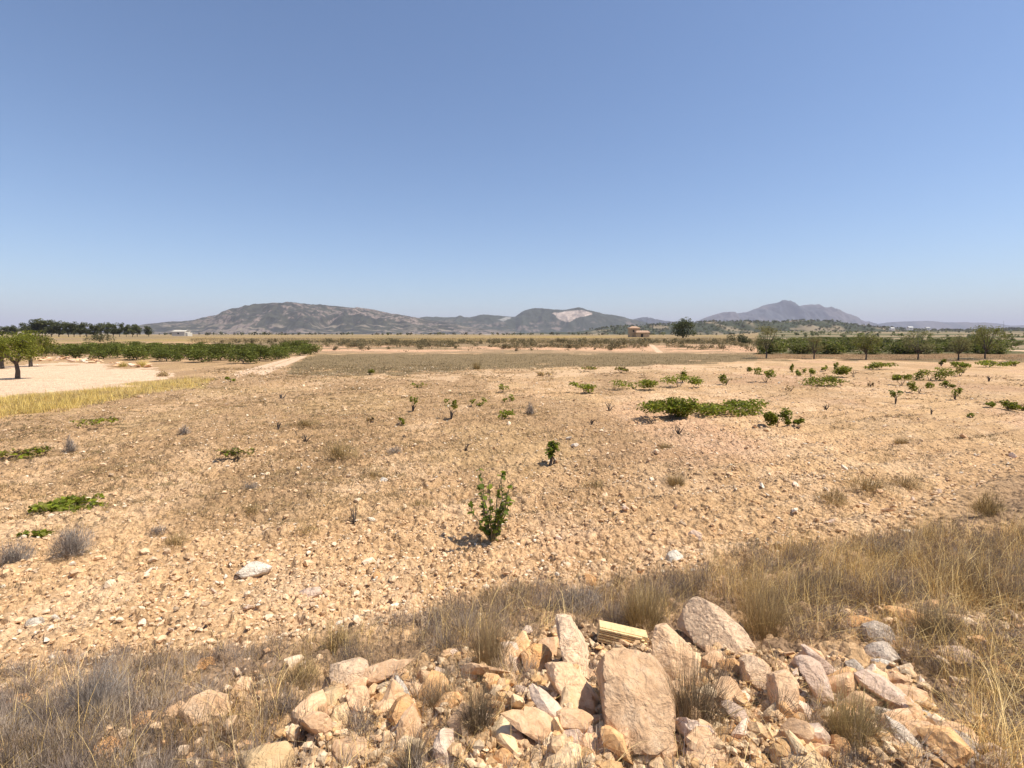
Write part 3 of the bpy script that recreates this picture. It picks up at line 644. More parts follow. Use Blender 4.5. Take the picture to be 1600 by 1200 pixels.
size = np.minimum(.012+.018*np.exp(R2.normal(0, .6, n)), .09)
pebbles('rubble_chips', x, y, size, pick([(.58, .38, .21), (.66, .45, .26), (.62, .38, .18), (.70, .52, .33)], n), 'small chips of limestone filling the rubble pile', 9)

# ------------------------------------------------------------------ dry grass masses
STR = [(.70, .45, .15), (.56, .35, .11), (.80, .55, .22), (.36, .22, .08), (.88, .64, .29), (.48, .32, .13), (.24, .16, .08)]
TWG = [(.24, .18, .145), (.32, .25, .20), (.15, .115, .09), (.42, .33, .25)]
def unproj(pxx, pyy, z0=.4):
    D = np.stack([(pxx-800)/F, CP+(600-pyy)/F*SP, (600-pyy)/F*CP-SP], 1); s = (CAM_Z-z0)/-D[:, 2]
    for _ in range(16): s = s*.5+.5*(CAM_Z-H(D[:, 0]*s, D[:, 1]*s))/-D[:, 2]
    return D[:, 0]*s, D[:, 1]*s
def grass_mass(name, x, y, nb, L, tiltv, pal, wid, label, lean=(.5, .1), seed=1, spread=.05, segs=2, curl=.8, parent=None):
    r = np.random.RandomState(seed); n = len(x)*nb; bx = np.repeat(x, nb)+r.randn(n)*spread; by = np.repeat(y, nb)+r.randn(n)*spread
    tl = np.repeat(r.uniform(.6, 1.4, len(x)), nb); z = HZ(bx, by)-.01
    az = r.rand(n)*6.28; tilt = np.abs(r.randn(n))*tiltv
    ll = L*tl*r.uniform(.4, 1.2, n)
    tc = np.repeat(pick(pal, len(x), r), nb, 0)*(1+.25*(r.rand(n, 1)*2-1))
    V, T, C = blades(np.stack([bx, by, z], 1), az, tilt, r.randn(n)*.3+curl*r.rand(n), ll, np.full(n, wid)*r.uniform(.6, 1.3, n), tc, segs)
    o = make(name, V, T, M_straw, C); return tag(o, label, kind='stuff')
def twigs(x, y, nb, Hh, rad, pal, seed, wid=.0022, grow=0):
    """wiry dead weeds: short stiff segments in a low dome"""
    r = np.random.RandomState(seed); n = len(x)*nb; k = np.repeat(np.arange(len(x)), nb)
    sc_ = np.repeat(r.uniform(.6, 1.3, len(x)), nb)
    d = r.randn(n, 3); d[:, 2] = np.abs(d[:, 2])*.9; d /= np.linalg.norm(d, axis=1)[:, None]
    q = r.rand(n)**.6*.75; b = d*q[:, None]*np.array([rad, rad, Hh])*sc_[:, None]
    bx = x[k]+b[:, 0]; by = y[k]+b[:, 1]; z = HZ(x, y)[k]+b[:, 2]
    az = np.arctan2(d[:, 1], d[:, 0])+r.randn(n)*.6; tilt = np.arccos(np.clip(d[:, 2], -1, 1))*.7+r.randn(n)*.35
    return blades(np.stack([bx, by, z], 1), az, tilt, r.randn(n)*.4, Hh*sc_*r.uniform(.25, .6, n), np.maximum(wid, grow*np.hypot(bx, by)), np.repeat(pick(pal, len(x), r), nb, 0)*(1+.3*(r.rand(n, 1)*2-1)), 2)
def region_pts(poly, n, r):
    poly = np.array(poly, float); lo = poly.min(0); hi = poly.max(0)
    X = r.uniform(lo[0], hi[0], n*4); Y = r.uniform(lo[1], hi[1], n*4); ok = inpoly(X, Y, [tuple(q) for q in poly]) > .5
    return X[ok][:n], Y[ok][:n]
r = np.random.RandomState(3)
# thick belt on the right bank, then the thinner belts to the left
BELTS = [([(1080, 905), (1160, 870), (1260, 855), (1400, 845), (1700, 820), (1700, 960), (1500, 955), (1300, 950), (1180, 960), (1060, 935)], 1300, 15, .34),
         ([(1180, 960), (1700, 950), (1700, 1260), (1540, 1260), (1500, 1080), (1330, 1000), (1240, 1010)], 600, 12, .20),
         ([(660, 965), (800, 930), (940, 915), (1080, 905), (1100, 950), (1060, 975), (960, 990), (800, 1010), (690, 1040)], 700, 12, .22),
         ([(-60, 1060), (180, 1030), (380, 1020), (520, 985), (660, 965), (700, 1040), (640, 1060), (480, 1070), (440, 1150), (360, 1260), (-60, 1260)], 1100, 10, .17),
         ([(380, 1180), (480, 1080), (800, 1040), (900, 1060), (1200, 1040), (1500, 1080), (1540, 1250), (380, 1250)], 620, 7, .16)]
X = []; Y = []; LL = []; parts = []; tw = []
for bi, (poly, n, nb, L) in enumerate(BELTS):
    a, b = region_pts(poly, n, r); x, y = unproj(a, b)
    cl = fbm(x*2.5, y*2.5, 300+bi, 3); ok = r.rand(len(x)) < .10+1.7*sstep(.43, .58, cl); x, y = x[ok], y[ok]
    m = len(x)*nb; bx = np.repeat(x, nb)+r.randn(m)*.045; by = np.repeat(y, nb)+r.randn(m)*.045
    sz = np.repeat(r.uniform(.5, 1.35, len(x)), nb); col = np.repeat(pick(STR if bi < 2 else STR[3:4]+STR[5:]+TWG+[STR[1]], len(x), r), nb, 0)*(1+.25*(r.rand(m, 1)*2-1))
    parts.append(blades(np.stack([bx, by, HZ(bx, by)-.01], 1), r.rand(m)*6.28, np.abs(r.randn(m))*.42, r.randn(m)*.9+.3, L*sz*r.uniform(.3, 1.25, m), r.uniform(.0012, .0036, m), col, 3))
    a, b = region_pts(poly, int(n*.9), r); x, y = unproj(a, b); ok = r.rand(len(x)) < .15+1.5*sstep(.42, .58, fbm(x*1.9+7, y*1.9, 340+bi, 3)); x, y = x[ok], y[ok]
    tw.append(twigs(x, y, 80 if bi < 3 else 95, L*(.62 if bi < 2 else .85), .11 if bi < 4 else .08, TWG+[(.40, .28, .15), (.17, .12, .08)], 400+bi))
for poly, n, L in ((BELTS[0][0], 420, .52), (BELTS[1][0], 380, .42), (BELTS[2][0], 170, .38), (BELTS[3][0], 110, .34), (BELTS[4][0], 90, .26)):
    a, b = region_pts(poly, n, r); x, y = unproj(a, b); k = 4; m = len(x)*k; bx = np.repeat(x, k)+r.randn(m)*.02; by = np.repeat(y, k)+r.randn(m)*.02
    parts.append(blades(np.stack([bx, by, HZ(bx, by)-.01], 1), r.rand(m)*6.28, r.uniform(.05, .9, m), r.uniform(.2, 1.9, m), L*r.uniform(.4, 1.2, m), r.uniform(.0020, .0038, m), np.repeat(pick([(.86, .60, .24), (.92, .68, .32), (.72, .47, .17)], len(x), r), k, 0), 4))
V, T, C = join(parts); tag(make('dry_grass', V, T, M_straw, C), 'dry straw grass covering the stony bank in front', kind='stuff'); print('grass', len(T))
V, T, C = join(tw); tag(make('dead_weeds', V, T, M_straw, C), 'wiry grey and brown dead weeds among the straw', kind='stuff'); print('weeds', len(T))
# tall single stalks at lower left and right
a = np.array([105, 110, 180, 188, 200, 205, 208, 340, 345, 368, 372, 395, 398, 720, 730, 1120, 1180, 1250, 1300, 1380, 1450, 1520, 1560, 60, 20]); a = np.concatenate([a, r.uniform(1100, 1590, 30), r.uniform(660, 800, 12)])
b = np.concatenate([[1240, 1240, 1225, 1225, 1180, 1180, 1180, 1190, 1190, 1215, 1215, 1200, 1200, 1130, 1120], np.full(10, 1000), r.uniform(930, 1000, 30), r.uniform(1010, 1080, 12)])
x, y = unproj(a, b, .8); m = len(x)
V, T, C = blades(np.stack([x, y, HZ(x, y)-.01], 1), r.uniform(1.6, 4.6, m), r.uniform(.05, .3, m), r.uniform(0, .5, m), r.uniform(.28, .5, m), np.full(m, .004), pick([(.62, .47, .24), (.7, .54, .3)], m, r), 5)
tag(make('tall_straw_stalks', V, T, M_straw, C), 'long single straw stalks rising above the bank grass', kind='stuff')
# low dry weeds over the field
n = 16000; rr = np.exp(r.uniform(math.log(5), math.log(45), n)); th = np.radians(r.uniform(-52, 50, n)); x = rr*np.sin(th); y = rr*np.cos(th)
px, py = proj(x, y, H(x, y)); dn = (.15+.85*sstep(1100, 500, px)*sstep(900, 700, py))*sstep(.40, .62, fbm(x*.45, y*.3, 53, 4)+.05)
ok = (r.rand(n) < dn) & (y > edge(x)+.3) & (inpoly(px, py, [(-900, 566), (340, 566), (330, 590), (100, 620), (-900, 690)]) < .5); x, y = x[ok], y[ok]
V, T, C = twigs(x, y, 22, .08, .15, [(.32, .21, .10), (.38, .26, .13), (.24, .17, .10), (.50, .34, .15)], 77, .004, .0009)
tag(make('field_weeds', V, T, M_straw, C), 'thin cover of low dried weeds on the soil', kind='stuff'); print('field weeds', len(T))
r = np.random.RandomState(311); n = 900; rr = np.exp(r.uniform(math.log(7), math.log(44), n)); th = np.radians(r.uniform(-50, 47, n)); x = rr*np.sin(th); y = rr*np.cos(th)
px, py = proj(x, y, H(x, y)); ok = (r.rand(n) < .25+.75*sstep(1150, 500, px)*sstep(900, 760, py)) & (y > edge(x)+.8) & (inpoly(px, py, [(-900, 566), (340, 566), (330, 590), (100, 640), (-900, 690)]) < .5); x, y = x[ok], y[ok]
X = []; Y = []
for i in range(len(x)):
    k = 26; rad = r.uniform(.10, .28)*(1+y[i]/30); X.append(x[i]+r.randn(k)*rad*1.5); Y.append(y[i]+r.randn(k)*rad)
X = np.concatenate(X); Y = np.concatenate(Y)
V, T, C = twigs(X, Y, 12, .07, .09, [(.27, .195, .10), (.19, .145, .09), (.33, .23, .12), (.24, .19, .09), (.42, .29, .13)], 78, .004, .0009)
tag(make('weed_mats', V, T, M_straw, C), 'low brown and olive mats of dried weed dotted over the field', kind='stuff'); print('mats', len(T))
# yellow grass ribbon by the sandy patch
a, b = region_pts([(-80, 640), (0, 622), (110, 614), (210, 600), (300, 590), (335, 592), (320, 602), (200, 622), (100, 642), (-80, 662)], 1500, r); x, y = unproj(a, b, 0)
grass_mass('yellow_grass', x, y, 9, .26, .35, [(.68, .50, .14), (.58, .41, .13), (.36, .27, .12), (.78, .60, .20)], .012, 'ribbon of yellow dry grass along the sandy patch', seed=31, spread=.12)
# brown grass strip
a, b = region_pts([(450, 580), (480, 556), (1180, 552), (1600, 553), (1600, 564), (1200, 561), (1000, 572), (760, 577), (600, 583)], 4200, r); x, y = unproj(a, b, 0)
grass_mass('brown_grass', x, y, 6, .17, .6, [(.25, .19, .10), (.30, .225, .12), (.21, .165, .09), (.38, .28, .14)], .03, 'low brown grass filling the fallow strip', seed=33, spread=.3)
# plateau straw
a = r.uniform(300, 1185, 3500); b = 529+np.abs(r.randn(3500))*4; x, y = unproj(a, b, 1.0); ok = (y > 80) & (y < 500); x, y = x[ok], y[ok]
grass_mass('plateau_grass', x, y, 6, .55, .4, [(.36, .26, .13), (.44, .32, .15), (.28, .21, .11), (.20, .16, .09)], .07, 'straw-coloured grass on the terrace beyond the field', seed=35, spread=.6)

# ------------------------------------------------------------------ individual tussocks and dry bushes
def tussock(px, py, wpx, hpx, pal, label, n=350, name='grass_tussock', cat='tussock', kindf='g', group=None, flat=.5):
    p, dep = at(px, py); w_ = wpx*dep/F; h_ = hpx*dep/F; n = int(n*(2.6 if (py < 860 and kindf == 'b' and wpx > 12) else 1.8)); r = np.random.RandomState(int(px*7+py)); wd = max(.0017, dep/F*(.38 if kindf == 'g' else .5)); n = int(n*(.62 if kindf == 'g' and py > 900 else 1))
    if kindf == 'g':
        q = r.rand(n)**.5*w_*.22; a = r.rand(n)*6.28; b = np.stack([np.cos(a)*q, np.sin(a)*q, 0*q], 1)
        az = a+r.randn(n)*1.1; maxt = min(1.2, math.atan(w_*.5/max(h_, .01))*1.2); tilt = q/(w_*.22)*maxt*.7*r.rand(n)+np.abs(r.randn(n))*.3
        V, T, C = blades(b, az, tilt, r.randn(n)*.6+.2, np.full(n, h_)*r.uniform(.2, 1.15, n)*(1+.25*tilt), np.full(n, wd), pick(pal, n, r, .25), 3)
    else:
        d = r.randn(n, 3); d[:, 2] = np.abs(d[:, 2]); d /= np.linalg.norm(d, axis=1)[:, None]; q = r.rand(n)**.5*.8
        b = d*q[:, None]*np.array([w_*.5, w_*.4, h_]); 
        az0 = np.arctan2(d[:, 1], d[:, 0]); b *= (1+.28*np.sin(az0*2+px)+.2*np.sin(az0*5+py))[:, None]
        V, T, C = blades(b, az0+r.randn(n)*.9, np.arccos(d[:, 2])*.75+r.randn(n)*.4, r.randn(n)*.6, h_*r.uniform(.2, .5, n), np.full(n, wd), pick(pal, n, r, .3), 2)
    o = make(name, V, T, M_straw, C); o.location = (p.x, p.y, hz1(p.x, p.y)-.01)
    return tag(o, label, cat, group)
GREY = [(.27, .225, .19), (.36, .30, .25), (.19, .155, .13), (.48, .41, .34)]
DRK = [(.24, .17, .08), (.34, .24, .11), (.15, .11, .06), (.52, .36, .15), (.62, .43, .18)]
DK2 = [(.17, .125, .08), (.25, .18, .11), (.11, .085, .055), (.34, .25, .14)]
OLV = [(.30, .21, .10), (.42, .29, .13), (.20, .14, .075), (.60, .42, .18)]
SCB = [(.10, .09, .045), (.14, .12, .06), (.08, .075, .04)]
for a in [
 (112, 876, 66, 38, GREY, 'round grey cushion bush standing alone on the soil, left', 1500, 'cushion_bush', 'bush', 'b'),
 (18, 882, 60, 38, GREY, 'grey cushion bush cut by the left edge of the picture', 1500, 'cushion_bush', 'bush', 'b'),
 (150, 1130, 110, 90, GREY, 'large grey twiggy bush among tall stalks, lower left', 1800, 'twiggy_bush', 'bush', 'b'),
 (470, 1075, 80, 50, DRK, 'dark tangled weed clump left of the small stone heap', 900, 'twiggy_bush', 'bush', 'b'),
 (530, 1025, 60, 50, DRK, 'dark weed clump above the lichen-capped rock', 700, 'twiggy_bush', 'bush', 'b'),
 (690, 1110, 70, 80, [(.25, .19, .12), (.36, .27, .15)], 'brown upright tussock right of the pointed white shard', 600),
 (745, 1165, 60, 90, DK2, 'dark olive tussock at the bottom, left of the flat plate', 900),
 (640, 1215, 60, 70, DK2, 'dark tussock rising from the bottom edge, below the orange wedge', 800),
 (1085, 1140, 120, 135, DK2, 'olive tussock against the right side of the biggest slab', 900),
 (975, 1190, 90, 40, DK2, 'dark mat of stems under the biggest slab', 800),
 (1330, 1165, 130, 95, [(.42, .31, .14), (.3, .22, .11), (.5, .38, .18)], 'spreading golden tussock between the pale slabs, right', 1000),
 (1460, 1010, 90, 70, [(.30, .22, .12), (.22, .17, .10)], 'brown domed tussock right of the white-flecked grey rock', 900),
 (1195, 985, 130, 100, OLV+[(.40, .30, .15)], 'tall arching tussock behind the largest boulder', 1100),
 (1005, 985, 120, 75, DRK+[(.34, .26, .14)], 'dark brown tussock left of the largest boulder', 1100),
 (900, 960, 90, 45, GREY, 'greyish weed clump behind the leaning rock', 900, 'twiggy_bush', 'bush', 'b'),
 (765, 1050, 90, 100, [(.36, .26, .13), (.28, .2, .11)], 'tall straw tussock left of the orange block', 800),
 (1040, 698, 45, 12, DRK+[(.32, .26, .16)], 'small flat dry tuft right of the trunked vine, farther one', 300),
 (1055, 757, 52, 20, OLV+[(.36, .28, .16)], 'flat olive tuft on the open soil below the farther dry tuft', 450),
 (930, 766, 50, 14, DRK, 'faint brown tuft left of the flat olive tuft', 260, 'dry_weed', 'weed', 'b'),
 (1300, 790, 80, 26, OLV, 'left end of the long brown weed patch at right', 500, 'dry_weed', 'weed', 'b'),
 (1355, 772, 90, 28, OLV, 'middle of the long brown weed patch at right', 600, 'dry_weed', 'weed', 'b'),
 (1415, 764, 80, 22, OLV, 'right end of the long brown weed patch at right', 500, 'dry_weed', 'weed', 'b'),
 (1408, 693, 34, 12, OLV, 'small green-grey tuft right of the low vines', 300),
 (1385, 870, 60, 30, GREY, 'pale grey dead weed at the top of the right bank', 600, 'dry_weed', 'weed', 'b'),
 (1540, 812, 60, 34, DRK, 'dark weed with green tips near the right edge', 600, 'dry_weed', 'weed', 'b'),
 (530, 720, 70, 28, DRK, 'brown spreading weed left of the grey patch, mid field', 500, 'dry_weed', 'weed', 'b'),
 (615, 712, 36, 10, GREY, 'low grey weed patch in mid field', 250, 'dry_weed', 'weed', 'b'),
 (585, 746, 55, 16, DRK, 'brown tuft just behind the pair of pale stones', 350, 'dry_weed', 'weed', 'b'),
 (655, 797, 46, 14, DRK, 'dark low weed beside a white pebble, left of the leafy vine', 300, 'dry_weed', 'weed', 'b'),
 (390, 768, 26, 14, GREY, 'small dark grey weed on the left field', 220, 'dry_weed', 'weed', 'b'),
 (288, 682, 18, 14, GREY, 'tiny grey bush far left of centre', 200, 'dry_weed', 'weed', 'b'),
 (110, 706, 18, 24, GREY, 'thin grey upright weed on the left field', 200, 'dry_weed', 'weed', 'b'),
 (245, 832, 30, 14, GREY, 'grey weed right of the cushion bush', 260, 'dry_weed', 'weed', 'b'),
 (275, 855, 60, 18, DRK, 'brown low weed right of the cushion bush', 320, 'dry_weed', 'weed', 'b'),
 (480, 838, 60, 16, DRK, 'sparse dark weed on open soil left of centre', 260, 'dry_weed', 'weed', 'b'),
 (395, 805, 44, 16, DRK, 'sparse brown weed between left stones', 220, 'dry_weed', 'weed', 'b'),
 (478, 668, 60, 12, DRK, 'flat brown mat of weed at the left middle of the field', 420, 'dry_weed', 'weed', 'b'),
 (828, 648, 16, 18, GREY, 'pale dry tuft right of the paired small vines', 160, 'dry_weed', 'weed', 'b'),
 (745, 577, 16, 17, [(.5, .38, .17), (.3, .23, .12)], 'lone yellow-topped tussock at the edge of the brown strip', 200),
 (255, 588, 30, 9, OLV, 'small olive bush on the sandy patch', 260, 'low_bush', 'bush', 'b'),
 (192, 573, 20, 10, [(.55, .43, .14)], 'bright yellow tussock behind the sandy patch, left one', 200),
 (222, 573, 24, 12, [(.62, .48, .14)], 'bright yellow tussock behind the sandy patch, right one', 260),
]: tussock(*a)

# ------------------------------------------------------------------ vines
GRN = [(.18, .215, .018), (.24, .27, .024), (.125, .15, .015), (.31, .32, .03), (.25, .22, .05)]
YGR = [(.22, .25, .03), (.17, .19, .03), (.27, .27, .05)]
def stems_mesh(r, w_, h_, n, thick, bend=.4):
    P = []
    for i in range(n):
        a = r.rand()*6.28; e = np.array([math.cos(a)*w_*.45*r.rand(), math.sin(a)*w_*.35*r.rand(), h_*r.uniform(.6, 1)])
        mid = e*.45+np.array([0, 0, h_*.15])+r.randn(3)*w_*.05
        P.append(tube([(0, 0, -.03), tuple(mid*.6), tuple(mid), tuple(e)], [thick, thick*.8, thick*.6, thick*.3], 5))
    return join(P)
def vine(px, py, wpx, hpx, label, n=260, pal=GRN, leafpx=None, group='vines growing on the field', trunk=False, name='vine', lumps=None):
    p, dep = at(px, py); w_ = wpx*dep/F; h_ = hpx*dep/F; r = np.random.RandomState(int(px*3+py*5)); ls = leafpx*dep/F if leafpx else max(.085, 3.0*dep/F)
    root = empty(name, (p.x, p.y, hz1(p.x, p.y)-.01), label, 'vine', group)
    k = lumps or max(3, int(wpx/9)); ce = np.stack([r.uniform(-.5, .5, k)*w_*.85, r.uniform(-.5, .5, k)*min(w_*.6, .9), r.uniform(.25, .75, k)*h_], 1)
    if trunk: ce[:, 2] = r.uniform(.6, .85, k)*h_
    rx = r.uniform(.18, .30, k)*min(w_, 4.0*h_); rz = r.uniform(.2, .34, k)*h_; h_ *= .85; n = int(n*1.5)
    i = r.randint(k, size=n); d = r.randn(n, 3); d /= np.linalg.norm(d, axis=1)[:, None]
    P = ce[i]+d*(r.rand(n)**.4)[:, None]*np.stack([rx[i], rx[i]*.9, rz[i]], 1); P[:, 2] = np.clip(P[:, 2], .02, h_*1.1)
    V, T, C = leaves(P, np.full(n, ls), pick(pal, n, r, .3), .35, r)
    make('foliage', V, T, M_leaf, C, root)
    V, T, C = stems_mesh(r, w_, h_*.8, 3 if not trunk else 4, max(.008, dep/F*.5) if not trunk else .022)
    make('stem', V, T, M_bark, None, root); return root
VN = [
 (1050, 657, 86, 38, 'biggest low vine mass, left end of the long green patch', 1700), (1118, 650, 96, 20, 'low middle stretch of the long green patch', 700),
 (1170, 647, 84, 24, 'yellow-green vine in the right part of the long green patch', 600, GRN+YGR), (1214, 667, 38, 36, 'upright vine at the right end of the long green patch', 420),
 (1240, 670, 22, 15, 'small vine tip trailing right of the long green patch', 130, GRN+YGR),
 (912, 614, 42, 17, 'low vine clump left of the dark clump pair', 330), (990, 609, 62, 22, 'wide dark low vine in mid field', 560),
 (1060, 605, 56, 22, 'broad vine with a tall shoot behind the long green patch', 460), (1066, 598, 14, 30, 'tall shoot rising out of the broad vine', 150),
 (1134, 601, 20, 22, 'single upright vine right of the broad vine', 130), (1168, 580, 12, 10, 'tiny vine left of the rounded vine', 60),
 (1197, 598, 28, 26, 'rounded vine under the leftmost almond tree', 240), (1238, 582, 9, 16, 'thin upright vine right of the rounded vine', 60),
 (1250, 588, 15, 15, 'small vine beside the thin upright one', 90), (1266, 589, 18, 14, 'small vine next to the long low vine', 100),
 (1289, 580, 10, 10, 'tiny vine behind the long low vine', 50), (1283, 603, 66, 18, 'long low vine in the right field', 560),
 (1308, 578, 9, 12, 'tiny upright vine behind the bright pair', 50), (1333, 590, 42, 20, 'bright green vine right of the long low vine', 360),
 (1376, 578, 46, 13, 'low green strip of vine under the third almond tree', 300), (1409, 602, 34, 20, 'vine left of the tallest bright clump', 240),
 (1452, 594, 46, 22, 'widest bright clump of the right field', 460), (1436, 614, 30, 20, 'vine just below the widest bright clump', 230),
 (1478, 606, 24, 14, 'vine at the start of the trailing line of leaves', 150, GRN+YGR), (1492, 624, 14, 20, 'last vine of the trailing line, with bare foot', 90, GRN, None, 'vines growing on the field', True),
 (1470, 572, 12, 13, 'dull vine behind the widest bright clump', 80), (1500, 588, 22, 16, 'thin grey-green vine right of the widest bright clump', 110, OLV+GRN),
 (1500, 574, 44, 10, 'far low vine strip, left part', 240), (1545, 574, 50, 12, 'far low vine strip, middle part', 260), (1585, 572, 30, 10, 'far low vine strip, right part', 160),
 (1399, 630, 18, 22, 'little vine on a forked bare foot', 80, YGR, None, 'vines growing on the field', True),
 (1547, 635, 22, 11, 'low yellowish vine near the right edge', 110, YGR), (1576, 642, 28, 22, 'rounded yellowish vine near the right edge', 190, GRN+YGR), (1597, 640, 14, 12, 'vine cut by the right edge of the picture', 80),
 (1360, 604, 7, 14, 'thin leafless-looking vine below the bright vine', 26, OLV), (1235, 612, 16, 12, 'small dry vine stub with few leaves', 24, OLV), (1520, 650, 14, 8, 'tiny green sprout on the right field', 22, YGR),
 (912, 581, 34, 9, 'far faint vine clump beyond the low left clump', 130, OLV+GRN), (971, 583, 24, 10, 'far vine clump beyond the wide dark one', 130, OLV+GRN), (856, 587, 34, 6, 'far flat grey-green vine', 90, OLV),
 (785, 614, 18, 14, 'small vine at the top of a short broken row', 60), (797, 628, 18, 14, 'small vine second in the short broken row', 60), (785, 656, 36, 18, 'straggling vine over a grey bush', 90),
 (745, 636, 26, 16, 'sparse vine left of the short broken row', 50), (705, 656, 22, 34, 'vine with a bare grey foot, centre left of the field', 60, GRN, None, 'vines growing on the field', True),
 (645, 645, 16, 24, 'little vine left of the grey-footed one', 40, GRN, None, 'vines growing on the field', True), (652, 606, 26, 10, 'far sprawling dull vine', 60, OLV+GRN),
 (625, 664, 14, 14, 'tiny leafy sprig above a dead stub', 26), (580, 662, 10, 12, 'greyish little vine left of the leafy sprig', 30, OLV),
 (578, 586, 12, 12, 'dark green weed at the near edge of the brown strip', 60), (360, 598, 18, 10, 'small vine at the foot of the track', 70),
 (116, 792, 104, 20, 'long low yellow-green vine on the left soil', 260, GRN+YGR), (64, 838, 28, 20, 'small bright vine above the cushion bush', 40, YGR+GRN), (32, 838, 14, 16, 'smaller sprig beside the small bright vine', 26, YGR+GRN),
 (36, 714, 76, 16, 'flat vine cut by the left edge of the field', 260, GRN+OLV), (368, 720, 52, 18, 'sparse vine left of centre with yellow leaves', 80, YGR+OLV), (140, 668, 56, 13, 'dull vine on the far left of the field', 130, OLV+GRN),
]
for a in VN: vine(*a)
# dead vine stubs
for px, py, wd, hh, lab in [(1060, 678, 20, 16, 'dark dead stub right of centre, below the big green patch'), (952, 644, 14, 14, 'dead forked stub in mid field'), (925, 664, 14, 10, 'small dead stub above the trunked vine'),
 (728, 707, 14, 14, 'dark dead stub above the leafy vine'), (632, 684, 14, 10, 'dead stub under the leafy sprig'), (478, 690, 22, 14, 'dead twisted stub at left middle'), (435, 672, 8, 14, 'short dead upright stub, farthest left'),
 (555, 822, 30, 30, 'dead branching twig on the open soil'), (1290, 638, 18, 10, 'rounded dead stump on the right field'), (1455, 650, 14, 10, 'small dead stump farther right'),
 (1545, 596, 9, 10, 'dead stub near the far right'), (440, 622, 14, 10, 'dead stub in the weedy left field')]:
    p, dep = at(px, py); r = np.random.RandomState(px); s_ = dep/F
    V, T, C = stems_mesh(r, wd*s_*1.6, hh*s_, 6, max(.009, 1.0*s_)); o = make('dead_stub', V, T, M_bark); o.location = (p.x, p.y, hz1(p.x, p.y)-.01)
    tag(o, lab, 'dead vine', 'dead vine stubs on the field')
# detailed leafy vine in front of the centre, and the trunked one
def leaf_mesh(r):
    a = [(0, 0, 0), (.30, .10, .06), (.46, .42, .10), (.26, .52, .05), (.24, .82, .04), (0, 1.0, -.06), (-.24, .82, .04), (-.26, .52, .05), (-.46, .42, .10), (-.30, .10, .06), (0, .45, -.03)]
    V = np.array(a, float)+r.randn(11, 3)*.03; T = [[10, i, i+1] for i in range(9)]+[[10, 9, 0]]
    return V, np.array(T)
def detail_vine(px, py, wpx, hpx, nst, nlf, lsz, label, seed, trunkpx=0):
    p, dep = at(px, py); s_ = dep/F; r = np.random.RandomState(seed); root = empty('vine', (p.x, p.y, hz1(p.x, p.y)-.01), label, 'vine', 'vines growing on the field')
    pts = []; st = []
    t0 = trunkpx*s_
    if trunkpx: V, T, C = join([tube([(0, 0, -.03), (.03, 0, t0*.5), (-.01, .02, t0)], [.035, .03, .025], 7), tube([(.07, .02, -.02), (.09, .0, t0*.5), (.03, .0, t0*.9)], [.022, .02, .015], 6)]); make('trunk', V, T, M_bark, None, root)
    for i in range(nst):
        ex = r.uniform(-.5, .5)*wpx*s_; hh = hpx*s_*(r.uniform(.55, 1) if i else 1)*(1-.5*abs(ex)/(wpx*s_))
        e = np.array([ex*.75, r.uniform(-.3, .3)*wpx*s_, hh]); q = [np.array([0, 0, t0])]
        for k in range(1, 6): q.append(np.array([e[0]*(k/5)**.8, e[1]*(k/5)**.8, t0+(e[2]-t0)*k/5])+r.randn(3)*.012)
        st.append(tube(q, [.010, .009, .008, .006, .005, .003], 5)); q = np.array(q)
        for _ in range(nlf//nst):
            f = r.uniform(.12, 1)*5; k = min(int(f), 4); pts.append(q[k]+(q[k+1]-q[k])*(f-k))
    V, T, C = join(st); make('stem', V, T, vstem, None, root)
    protos_ = []
    for i in range(5):
        V, T = leaf_mesh(r); c = np.tile(np.array([[.15, .19, .02], [.20, .25, .024], [.11, .15, .018], [.25, .28, .035], [.16, .20, .03]][i]), (11, 1)); protos_.append(make('leaf', V, T, M_leaf, c, link=False, smooth=True))
    for q in pts:
        o = put('leaf', protos_[r.randint(5)], root, Vector(q)); a = r.rand()*6.28; s = lsz*r.uniform(.55, 1.15)
        o.rotation_euler = (r.uniform(-.9, 1.2), r.uniform(-.5, .5), a); o.scale = (s, s, s)
    return root
vstem = plain_mat('green_brown_stem', (.20, .17, .09), 30)
detail_vine(768, 852, 84, 134, 12, 230, .078, 'tall leafy vine standing alone in the foreground soil', 5)
detail_vine(859, 730, 32, 48, 6, 66, .115, 'small vine on a thick grey forked trunk, behind the tall leafy vine', 6, 20)

